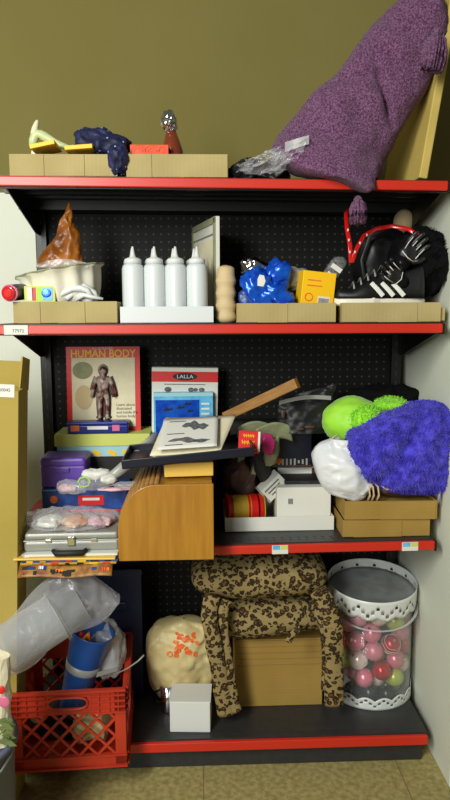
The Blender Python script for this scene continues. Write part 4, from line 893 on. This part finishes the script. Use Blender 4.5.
# ------------------------------------------------------------------ milk crate
def crate(label, loc, rz, w, d, h):
    t = thing('milk_crate', label, 'crate', loc, (0, 0, rz)); T_ = .008
    def side(L_, hole=True):
        m = MB(); cw = .030
        m.box((-L_/2+cw/2, 0, h/2), (cw, T_, h)).box((L_/2-cw/2, 0, h/2), (cw, T_, h))     # corners
        m.box((0, 0, .016), (L_, T_, .032)); m.box((0, -.003, .036), (L_+.004, T_+.006, .005)); m.box((0, -.003, .003), (L_+.006, T_+.008, .006))
        zt0 = h*.70
        if hole:
            hw, hh = L_*.17, h*.15; hz = h*.845
            m.box((-(L_/2+hw)/2-0, 0, (zt0+h)/2), (L_/2-hw, T_, h-zt0)).box(((L_/2+hw)/2, 0, (zt0+h)/2), (L_/2-hw, T_, h-zt0))
            m.box((0, 0, h-.010), (2*hw, T_, .020)); m.box((0, 0, hz-hh/2-.008), (2*hw+.004, T_, .016))
            ring = [(hw*1.0*math.copysign(abs(cos(a))**.6, cos(a)), -.006, hz+hh/2*math.copysign(abs(sin(a))**.8, sin(a))) for a in [k/28*2*pi for k in range(29)]]
            m.tube(ring, .0035, 8)
        else: m.box((0, 0, (zt0+h)/2), (L_, T_, h-zt0))
        for k in range(5):
            z = zt0+(h-zt0)*(k/4.0)*.97+.002
            for sx in (-1, 1): m.box((sx*(L_/2+L_*.19)/2, -.006, z), (L_/2-L_*.19, .008, .0035))
        for k in (-.44, -.36, -.27, .27, .36, .44): m.box((k*L_, -.0055, (zt0+h)/2), (.003, .006, (h-zt0)))
        m.box((0, -.005, h-.002), (L_+.004, T_+.008, .005))
        lo, hi = .036, zt0+.002; n = 9; Wd = L_-2*cw; st = Wd/5.0
        for dr in (1, -1):
            for k in range(-6, 14):
                x0 = -Wd/2+k*st*1.0; 
                # segment from (x0,lo) going 45deg
                a = [x0, lo]; b = [x0+dr*(hi-lo)*.95, hi]
                xs_ = sorted((a, b), key=lambda q: q[0]); (xa, za), (xb, zb) = xs_
                if xb <= -Wd/2 or xa >= Wd/2: continue
                sl = (zb-za)/(xb-xa)
                if xa < -Wd/2: za += sl*(-Wd/2-xa); xa = -Wd/2
                if xb > Wd/2: zb -= sl*(xb-Wd/2); xb = Wd/2
                ln = math.hypot(xb-xa, zb-za)
                if ln < .01: continue
                m.box(((xa+xb)/2, -.001 if dr > 0 else .0015, (za+zb)/2), (ln, .006, .0065), (0, -math.atan2(zb-za, xb-xa), 0))
        return m
    for (nm_, L_, loc_, rz_, hole) in (('front_panel', w, (0, -d/2+.004, 0), 0, True), ('back_panel', w, (0, d/2-.004, 0), pi, False), ('side_panel', d-.018, (-w/2+.004, 0, 0), -pi/2, True), ('side_panel', d-.018, (w/2-.004, 0, 0), pi/2, True)):
        side(L_, hole).build(nm_, 'redcrate', t, loc_, (0, 0, rz_))
    m = MB(); m.box((0, 0, .004), (w-.02, d-.02, .004)); m.build('bottom', 'redcrate', t)
    return t
pa = P(12, 768, -.13); pb = P(130, 763, -.11)
ck = crate('red plastic milk crate with diamond lattice sides, bottom left', ((pa.x+pb.x)/2-.012, .045, Z4+.003), .05, .318, .33, .235)
cc = ck.location
# crate contents
def inC(u, v, Y): return P(u, v, Y)
t = thing('tumbler', 'tall blue plastic cup with white band in crate', 'cup', P(76, 672, -.02)); L = lambda u, v, Y: P(u, v, Y)-t.location
A, B = L(70, 712, .0), L(93, 630, -.02); ax = (B-A).normalized(); q = ax.to_track_quat('Z', 'Y').to_matrix().to_4x4(); ln = (B-A).length
M4 = Matrix.Translation(A) @ q
MB().lathe([(.001, 0), (.032, 0), (.036, .02), (.062, ln-.004), (.064, ln), (.061, ln), (.034, .02), (.001, .02)], 44, M4).build('cup', 'bluecup', t, smooth=True)
r_ = lambda z: .036+(.062-.036)*(z-.02)/(ln-.024)+.0008
MB().lathe([(r_(ln*.55), ln*.55), (r_(ln*.64), ln*.64), (r_(ln*.64)-.001, ln*.64)], 44, M4).build('white_band', 'greyp', t, smooth=True)
t = thing('plastic_toy', 'orange plastic piece poking from the blue cup', 'toy', P(88, 636, -.03)); L = lambda u, v, Y=-.03: P(u, v, Y)-t.location
MB().tube([L(82, 648), L(84, 640), L(88, 634), L(90, 643)], [.008, .010, .009, .004], 10).build('body', 'orangep', t, smooth=True); MB().tube([L(76, 646, -.02), L(80, 637, -.02), L(82, 632, -.02)], .006, 10).build('stick', 'redp', t, smooth=True)
packet('dark grey cloth lump inside crate behind lattice', 60, 715, .05, 26, 18, .06, 'insole', 3, name='cloth_lump', cat='cloth', amp=.3, f=12)
packet('cream crumpled paper inside crate behind right lattice', 92, 722, -.02, 16, 15, .05, 'creambag', 5, name='crumpled_paper', cat='paper', amp=.4, f=18)
packet('small white wrapper glimpsed through left crate lattice', 38, 716, -.07, 6, 5, .012, 'offwhite', 6, name='wrapper', cat='wrapper', amp=.4)
packet('clear crumpled film behind blue cup in crate', 108, 648, .04, 15, 24, .05, 'film2', 4, name='plastic_bag', cat='bag', amp=.4, f=16)
t = thing('scraper', 'grey metal scraper leaning out of crate right corner', 'tool', P(118, 668, -.03)); L = lambda u, v, Y=-.04: P(u, v, Y)-t.location
MB().tube([L(116, 674), L(128, 668), L(138, 661), L(144, 655)], [.003, .003, .004, .005], 8, flat=.5).build('handle', 'silver', t, smooth=True)
MB().prism([(-.035, -.006), (.025, .012), (.03, .020), (-.03, .010)], -.0015, .0015).build('blade', 'silver', t, L(108, 675))
# frosted tube in cloudy bag
t = thing('plastic_cylinder', 'frosted clear plastic cylinder with raised rim, inside cloudy bag', 'container', P(40, 625, -.16)); L = lambda u, v, Y=-.16: P(u, v, Y)-t.location
A, B, C_ = L(2, 652, -.20), L(56, 617, -.14), L(84, 594, -.08); ax = (B-A).normalized(); M4 = Matrix.Translation(A) @ ax.to_track_quat('Z', 'Y').to_matrix().to_4x4(); ln = (B-A).length
MB().lathe([(.001, 0), (.060, 0), (.064, .004), (.064, ln), (.071, ln+.002), (.071, ln+.010), (.060, ln+.012), (.058, ln+.075), (.001, ln+.076)], 48, M4).build('cylinder', 'frost', t, smooth=True)
m = MB(); ringp = [M4 @ V((.070*cos(a/30*2*pi), .070*sin(a/30*2*pi), ln+.004)) for a in range(31)]; m.tube(ringp, .0035, 8, upv=(.3, .2, .9)); m.build('rim', 'greyp', t, smooth=True)
t = thing('plastic_bag', 'cloudy plastic bag draped around the frosted cylinder', 'bag', P(50, 620, -.12)); L = lambda u, v, Y=-.15: P(u, v, Y)-t.location
LB = [(-22, 640), (-8, 634), (14, 614), (30, 594), (46, 580), (64, 571), (84, 571), (104, 584), (117, 596)]; RBb = [(-20, 668), (6, 672), (26, 668), (44, 655), (56, 640), (66, 634), (86, 628), (104, 620), (119, 602)]
def bagf(a, q):
    l, r = smooth_interp(LB, q), smooth_interp(RBb, q); k = .5-.5*cos(a*2*pi); uv = l*(1-k)+r*k; hd = .078*(1-.6*max(0, q-.5)/.5); p = P(uv.x, uv.y, -.16+.10*q)-t.location
    p.y -= sin(a*2*pi)*hd; n_ = ridge(p, 16, 5)*.012; p += V((n_*.3, -n_, n_*.4)); return p
m = MB(); m.grid(bagf, 80, 60, cu=True); m.build('film', 'film', t, smooth=True)
# blue bin behind crate
t = thing('storage_bin', 'dark blue plastic bin behind the milk crate', 'bin', (P(122, 660, .28).x-.02, .31, Z4+.001)); hh = P(120, 570, .24).z-Z4
m = MB(); m.box((0, 0, .002), (.19, .14, .004)); [m.box((0, s*.068, hh/2), (.19, .004, hh)) for s in (-1, 1)]; [m.box((s*.093, 0, hh/2), (.004, .135, hh)) for s in (-1, 1)]; m.box((0, -.073, hh-.01), (.196, .008, .018)); m.build('bin', 'darkblue', t, bev=.001)
MB().box((0, -.074, hh*.72), (.09, .008, .03)).build('hand_grip', 'darkblue', t, bev=.003)

# bottom-left corner bucket with bits
p = P(-22, 745, -.36)
t = thing('bucket', 'blue-grey plastic bucket at bottom left corner', 'bucket', (p.x-.03, -.40, 0)); zbk = P(10, 738, -.40).z; rb = P(14, 745, -.40).x-(p.x-.03)
MB().lathe([(.001, 0), (rb*.86, 0), (rb*.88, .004), (rb*.98, zbk-.012), (rb*1.05, zbk-.012), (rb*1.05, zbk), (rb*.96, zbk), (rb*.85, .01), (.001, .008)], 48).build('bucket', 'bucket', t, smooth=True)
m = MB(); m.tube([(rb*1.03*cos(a/12*pi), -rb*1.03*sin(a/12*pi)*.9, zbk-.01-.06*sin(a/12*pi)) for a in range(13)], .003, 8); m.build('handle', 'greyp', t, smooth=True)
t2 = thing('gift_bag', 'cream and pink printed paper bag poking up from bucket', 'bag', (t.location.x+.005, -.40, zbk*.5)); L = lambda u, v, Y=-.40: P(u, v, Y)-t2.location
m = MB(); m.grid(lambda a, q: (lambda k, s_: L(-32+k*(44-q*3), 742-q*86, -.40)+V((.006*ridge((k, q, 1), 4, 2)*1, -sin(a*2*pi)*.03, 0)))(.5-.5*cos(a*2*pi), 0), 30, 14, cu=True); m.build('bag', 'paper', t2)
for (u, v, s_, mm) in ((4, 702, .013, 'pink'), (1, 690, .009, 'redp')): MB().ball(L(u, v, -.433), (s_, .003, s_*1.1), 14).build('flower_print', mm, t2)
t3 = thing('leafy_sprig', 'drab green artificial leaves spilling over the bucket rim', 'artificial plant', (t.location.x+.05, -.42, zbk)); L = lambda u, v, Y=-.44: P(u, v, Y)-t3.location
m = MB(); random.seed(6)
for k in range(12):
    a = V(L(random.uniform(-4, 6), random.uniform(720, 742), -.44+random.uniform(-.01, .02))); d = V((random.uniform(.2, 1), random.uniform(-.4, .2), random.uniform(-.6, .8))).normalized(); l_ = random.uniform(.022, .038); s_ = d.cross(V((0, 1, .2))).normalized()*l_*.28
    vv = [m.b.verts.new(x) for x in (a, a+d*l_*.5+s_, a+d*l_, a+d*l_*.5-s_)]; m.b.faces.new(vv)
m.build('leaves', 'leaf', t3, solid=.0008); MB().tube([L(-6, 745), L(0, 734), L(6, 728)], .002, 6).build('stem', 'leaf', t3)

# ------------------------------------------------------------------ bottom middle
z4 = Z4+.0006
# cream sack
t = thing('cream_sack', 'cream plastic sack with orange print on base shelf', 'bag', (P(178, 690, .22).x, .25, z4+.05)); L = lambda u, v, Y=.25: P(u, v, Y)-t.location
LB = [(180, 704), (160, 698), (151, 690), (147, 676), (145, 655), (146, 640), (150, 632), (158, 626), (182, 621)]; RBc = [(184, 704), (205, 699), (212, 690), (216, 678), (217, 660), (216, 642), (212, 631), (204, 625), (184, 621)]
def sk(a, q):
    l, r = smooth_interp(LB, q), smooth_interp(RBc, q); k = .5-.5*cos(a*2*pi); uv = l*(1-k)+r*k; p = P(uv.x, uv.y, .22)-t.location
    hd = .085*max(0, sin((q*.994+.003)*pi))**.6; s_ = sin(a*2*pi); p.y = -math.copysign(abs(s_)**.8, s_)*hd; n_ = ridge(p, 15, 8)*.016; p.y -= n_; p.x += n_*.2; return p
m = MB(); m.grid(sk, 80, 60, cu=True); m.build('sack', 'creambag', t, smooth=True)
m = MB()
random.seed(3)
def skn(a, q): p = sk(a, q); p.y -= .0016; return p
for k in range(34):
    a0, q0 = .27+random.uniform(-.07, .06), .70+random.uniform(-.13, .10); pts = [skn(a0+.012*cos(z)*random.uniform(.7, 1.2), q0+.022*sin(z)) for z in [i/7*2*pi for i in range(7)]]
    f_ = m.b.faces.new([m.b.verts.new(x) for x in pts])
m.build('orange_print', 'foodor', t, solid=.001)
# white folded box & jar in front
t = thing('white_tub', 'small white carton in front of the cream sack', 'box', (P(191, 715, .04).x, .085, z4), (0, 0, -.06)); hh = P(196, 701, .04).z-z4; MB().box((0, 0, hh/2), (.125, .10, hh)).build('body', 'white', t, bev=.003); MB().box((0, 0, hh+.001), (.127, .102, .002)).build('lid', 'offwhite', t)
t = thing('steel_mug', 'small shiny dark mug beside the cream sack', 'mug', (P(168, 690, .16).x, .16, z4)); hm = P(168, 684, .16).z-z4
MB().lathe([(.001, 0), (.022, 0), (.024, .004), (.024, hm), (.022, hm), (.020, .006), (.001, .006)], 30).build('cup', 'chrome', t, smooth=True); MB().tube([(-.023, 0, hm*.8), (-.042, 0, hm*.7), (-.042, 0, hm*.35), (-.023, 0, hm*.25)], .004, 8).build('handle', 'black', t, smooth=True)
# cardboard box under leopard cushions
t, w, h = bx('cardboard_box', 'brown corrugated cardboard box under the leopard cushions', 'box', 236, 323, 639, .165, .22, z4, 'kraft_dark')
MB().box((0, -.1104, h*.30), (w*.99, .001, h*.58)).build('lower_flap', 'kraft_dark', t); m = MB(); [m.box((0, -.1106, h*(.62+.09*k)), (w*.98, .0012, .0015)) for k in range(5)]; m.build('ribbing', 'crease', t)
zlb = z4+h+.001
# leopard cushions
def cushion(label, T_, B_, Y, hd, seed, root, rootz, zfl=None):
    t = thing('leopard_cushion', label, 'cushion', (P(*root, Y).x, Y, rootz))
    def fn(a, q):
        l, r = smooth_interp(T_, q), smooth_interp(B_, q); k = .5-.5*cos(a*2*pi); uv = l*(1-k)+r*k; p = P(uv.x, uv.y, Y-hd*.5)-t.location
        h_ = hd*max(0, sin((q*.996+.002)*pi))**.32; s_ = sin(a*2*pi); p.y = -math.copysign(abs(s_)**.8, s_)*h_; n_ = fbm(p, 12, seed)*.008; p.y -= n_; p.z += n_*.3
        return p
    m = MB(); m.grid(fn, 60, 70, cu=True); m.build('cover', 'leopard', t, smooth=True); return t
cushion('lower leopard print cushion resting on the cardboard box', [(206, 608), (212, 599), (225, 596), (250, 597), (275, 596), (300, 597), (318, 596), (328, 600), (332, 610)], [(207, 622), (214, 634), (228, 640), (250, 640), (275, 637), (300, 632), (318, 631), (326, 627), (333, 615)], .22, .13, 3, (268, 640), zlb)
tu = cushion('upper leopard print cushion, topmost under the shelf', [(191, 578), (196, 567), (212, 560), (238, 556), (265, 554), (292, 554), (312, 556), (324, 564), (328, 574)], [(191, 584), (200, 594), (218, 598), (245, 601), (272, 598), (297, 597), (315, 594), (324, 588), (328, 580)], .21, .15, 6, (258, 600), P(258, 602, .2).z)
L = lambda u, v, Y=.05: P(u, v, Y)-tu.location
for pts, wd in (([(212, 596, .05), (209, 615, .04), (213, 640, .04), (218, 665, .05), (222, 690, .06), (226, 715, .06)], .026), ([(226, 600, .06), (222, 616, .055), (224, 640, .05), (228, 668, .055), (232, 695, .06), (236, 712, .06)], .018), ([(318, 590, .05), (330, 612, .04), (334, 640, .045), (334, 668, .05), (334, 705, .055)], .030), ([(312, 602, .07), (322, 620, .06), (326, 650, .06), (326, 690, .06)], .014), ([(300, 627, .045), (293, 634, .04), (288, 642, .04)], .010)):
    K = 26; pp = [smooth_interp([(a_, b_) for a_, b_, c in pts], i/(K-1)) for i in range(K)]; yy = [pts[min(int(i/(K-1)*(len(pts)-1)), len(pts)-1)][2] for i in range(K)]
    yy = [sum(yy[max(0, i-3):i+4])/len(yy[max(0, i-3):i+4]) for i in range(K)]
    m = MB(); m.tube([L(q_.x, q_.y, y) for q_, y in zip(pp, yy)], [wd*(1+.25*fbm((i*.3, wd*50, 0), 1, 2)) for i in range(K)], 14, flat=.4, upv=(0, 1, 0)); m.build('tie_strap', 'leopard', tu, smooth=True)

# ------------------------------------------------------------------ ornament drum
cy = .262; rD = .137; cxw = min(P(372.5, 640, cy).x, .643-.150); zt_ = P(372, 612, cy-rD).z+.03
hD = zt_-z4
t = thing('ornament_drum', 'clear drum with white lacy rims full of baubles', 'container', (cxw, cy, z4), (0, .0, 0))
MB().lathe([(rD-.002, .004), (rD, hD-.03), (rD-.0015, hD-.03), (rD-.0035, .004)], 72).build('clear_wall', 'clearwall', t, smooth=True)
MB().lathe([(.001, 0), (rD-.002, 0), (rD-.002, .004), (.001, .004)], 60).build('base_disc', 'greyp', t)
def lace(z0, z1, r, up, n=15):
    """pierced scalloped band"""
    m = MB(); amp = .012; N = n*12
    zf = lambda a: (z1+amp*(abs(sin(a*n/2))-1)) if up else (z0+amp*(1-abs(sin(a*n/2))))
    def row(k, a):
        lo, hi = (z0, zf(a)) if up else (zf(a), z1); return lo+(hi-lo)*k
    vs = [[m.b.verts.new((r*cos(i/N*2*pi), r*sin(i/N*2*pi), row(k/6, i/N*2*pi))) for k in range(7)] for i in range(N)]
    for i in range(N):
        ph = (i % 12)
        for k in range(6):
            kk = k if up else 5-k
            if (kk == 4 and ph in (5, 6)) or (kk == 3 and ph in (2, 3, 8, 9)) or (kk == 2 and ph in (0, 11)): continue
            m.b.faces.new((vs[i][k], vs[(i+1) % N][k], vs[(i+1) % N][k+1], vs[i][k+1]))
    return m
lo_ = (0, -rD, hD-.045); lr_ = (.12, 0, 0)
def lidm(m): bmesh.ops.translate(m.b, vec=(0, rD, 0), verts=m.b.verts); return m
ld = lidm(lace(-.014, .054, rD+.0105, False)).build('lid_rim', 'white', t, lo_, lr_, solid=.0015, smooth=True)
lidm(MB().lathe([(.001, .012), (rD*.80, .012), (rD*.86, .018), (rD*.98, .015), (rD+.008, .024), (rD+.008, .008), (.001, .006)], 72)).build('lid_dish', mat('grey_dish', (150, 152, 152), .4, col2=(128, 128, 126), nscale=20), t, lo_, lr_, smooth=True)
lace(.0, .042, rD+.002, True).build('base_rim', 'white', t, solid=.0015, smooth=True)
m = MB(); m.tube([(-(rD+.014)*cos(a/20*pi), -(rD+.012)*sin(a/20*pi), hD-.050-.040*sin(a/20*pi)) for a in range(21)], .005, 8, flat=.4); m.build('handle', 'film2', t, smooth=True)
BM = dict(pink=mat('rose_bauble', (228, 128, 152), .28, metal=.3), rose=mat('dusty_bauble', (214, 132, 150), .4, metal=.2), silver=mat('champagne_bauble', (236, 216, 206), .3, metal=.35), red=mat('red_bauble', (196, 22, 26), .2, metal=.5), lime=mat('lime_bauble', (184, 200, 84), .3, metal=.25), black=mat('black_bauble', (44, 44, 48), .25, metal=.3), white=mat('pearl_bauble', (176, 190, 188), .3, metal=.5), crimson=mat('crimson_bauble', (196, 36, 60), .25, metal=.5))
ornproto = None
orn = [(354, 628, 'pink', 'rose pink bauble, upper left in drum'), (373, 635, 'pink', 'rose pink bauble right of the upper left one'), (391, 622, 'lime', 'lime bauble under the drum handle'), (411, 632, 'rose', 'dusty pink bauble at upper right of drum'), (410, 619, 'rose', 'dusty pink bauble half behind the lid rim at right'), (386.5, 648, 'crimson', 'crimson bauble with silver lines near drum centre'), (366, 656, 'silver', 'champagne bauble with raised rings, left of centre'), (403, 651, 'red', 'dull red bauble right of the crimson one'), (384, 669, 'red', 'glossy red bauble below the crimson one'), (413, 654, 'lime', 'pale lime bauble at right wall, mid height'), (400, 676, 'lime', 'lime bauble low on the right side'), (370, 683, 'pink', 'rose pink bauble low at centre left'), (351, 666, 'lime', 'dark lime bauble at left wall'), (350, 644, 'red', 'dark red bauble at left wall behind pink ones'), (353, 690, 'black', 'black bauble at lower left of drum'), (389, 691, 'black', 'black bauble at drum bottom centre'), (411, 680, 'white', 'pearl grey bauble low at right wall'), (404, 694, 'white', 'pearl bauble beside lace at bottom right'), (372, 614, 'silver', 'champagne bauble hidden high under the lid'), (368, 700, 'black', 'dark bauble resting at front of drum base')]
orn += [(362, 645, 'pink', 'pink bauble wedged between rows at left of drum'), (396, 640, 'rose', 'dusty bauble behind the handle at right'), (376, 650, 'rose', 'dusty bauble behind the ringed champagne one'), (360, 675, 'rose', 'dusty bauble low on the left'), (395, 663, 'pink', 'pink bauble between two red ones'), (382, 684, 'silver', 'champagne bauble low behind the rose one'), (362, 618, 'rose', 'dusty bauble just under lid at left'), (380, 626, 'red', 'red bauble just under lid at centre'), (405, 666, 'silver', 'champagne bauble at right behind a silver bow'), (378, 662, 'lime', 'lime bauble deep in middle of drum')]
MC2 = {}
placed = []
for (u, v, c_, lab) in orn:
    r_b = .031 if c_ != 'black' else .028
    q = P(u, v, cy-.09); dx = q.x-cxw; yy = cy-math.sqrt(max(.0004, (rD-.005-r_b)**2-min(dx*dx, (rD-.006-r_b)**2))); q = P(u, v, yy); q.x = max(min(q.x, cxw+rD-.006-r_b), cxw-rD+.006+r_b)
    q.z = max(q.z, z4+.006+r_b); placed.append([q, r_b, c_, lab])
for it in range(160):
    for i in range(len(placed)):
        for j in range(i):
            A_, B_ = placed[i], placed[j]; d = A_[0]-B_[0]; mn = A_[1]+B_[1]+.0005
            if d.length < mn:
                k = (mn-d.length)/2; d = V((d.x, d.y, d.z)); d.y += .012*(1 if i % 2 else -1); d.normalize(); A_[0] += d*k*.8; B_[0] -= d*k*.8
    for A_ in placed:
        q = A_[0]; rad = math.hypot(q.x-cxw, q.y-cy); mx = rD-.005-A_[1]
        if rad > mx: q.x = cxw+(q.x-cxw)*mx/rad; q.y = cy+(q.y-cy)*mx/rad
        q.z = min(max(q.z, z4+.005+A_[1]), z4+hD-.03-A_[1])
FAM = dict(pink='pink', rose='pink', silver='champagne', red='red', lime='lime green', black='black', white='pearl grey', crimson='crimson')
ORD = ['highest', 'second highest', 'third highest', 'fourth highest', 'fifth highest', 'sixth highest', 'seventh highest', 'eighth highest', 'ninth highest', 'tenth highest', 'eleventh highest', 'twelfth highest']
for fam in set(FAM.values()):
    g_ = sorted([e for e in placed if FAM[e[2]] == fam], key=lambda e: -e[0].z)
    for i, e in enumerate(g_):
        e[3] = f'{fam} bauble, {ORD[i]} of the {fam} ones in the clear drum' if fam != 'crimson' else 'crimson bauble wound with thin silver lines in the drum'
first_silver = [e[0] for e in placed if e[2] == 'silver'][0]
for (q, r_b, c_, lab) in placed:
    o = thing('bauble', lab, 'ornament', q, (random.uniform(-.8, .8), random.uniform(-.8, .8), 0), 'baubles in the clear drum')
    MB().ball((0, 0, 0), r_b, 28).build('ball', BM[c_], o, smooth=True)
    MB().cyl((0, 0, r_b-.001), (0, 0, r_b+.004), .005, n=14).build('cap', 'chrome', o)
    if c_ == 'crimson' or q is first_silver:
        m = MB()
        for z in (-.5, -.15, .2, .55):
            rr_ = r_b*math.sqrt(1-z*z)+.0003; m.tube([(rr_*cos(a/24*2*pi), rr_*sin(a/24*2*pi), r_b*z+(.002*sin(a*1.5))) for a in range(25)], .0009, 5)
        m.build('raised_lines', 'offwhite', o, smooth=True)
for (u, v, lab) in ((355, 640, 'small silver bow by pink baubles at left'), (402, 659, 'small silver bow in front of red baubles'), (352, 697, 'silver foil bow at lower left of drum')):
    q = P(u, v, cy-rD+.0); dx = q.x-cxw; yy = cy-math.sqrt(max(.0004, (rD-.008)**2-min(dx*dx, (rD-.012)**2))); q = P(u, v, yy)
    o = thing('foil_bow', lab, 'ornament', q, (0, random.uniform(-.6, .2), 0)); m = MB()
    m.prism([(0, 0), (-.014, .010), (-.016, -.006)], -.001, .001); m.prism([(0, 0), (.014, .008), (.015, -.009)], -.001, .001); m.build('loops', 'chrome', o); MB().ball((0, 0, 0), .003, 8).build('knot', 'chrome', o)
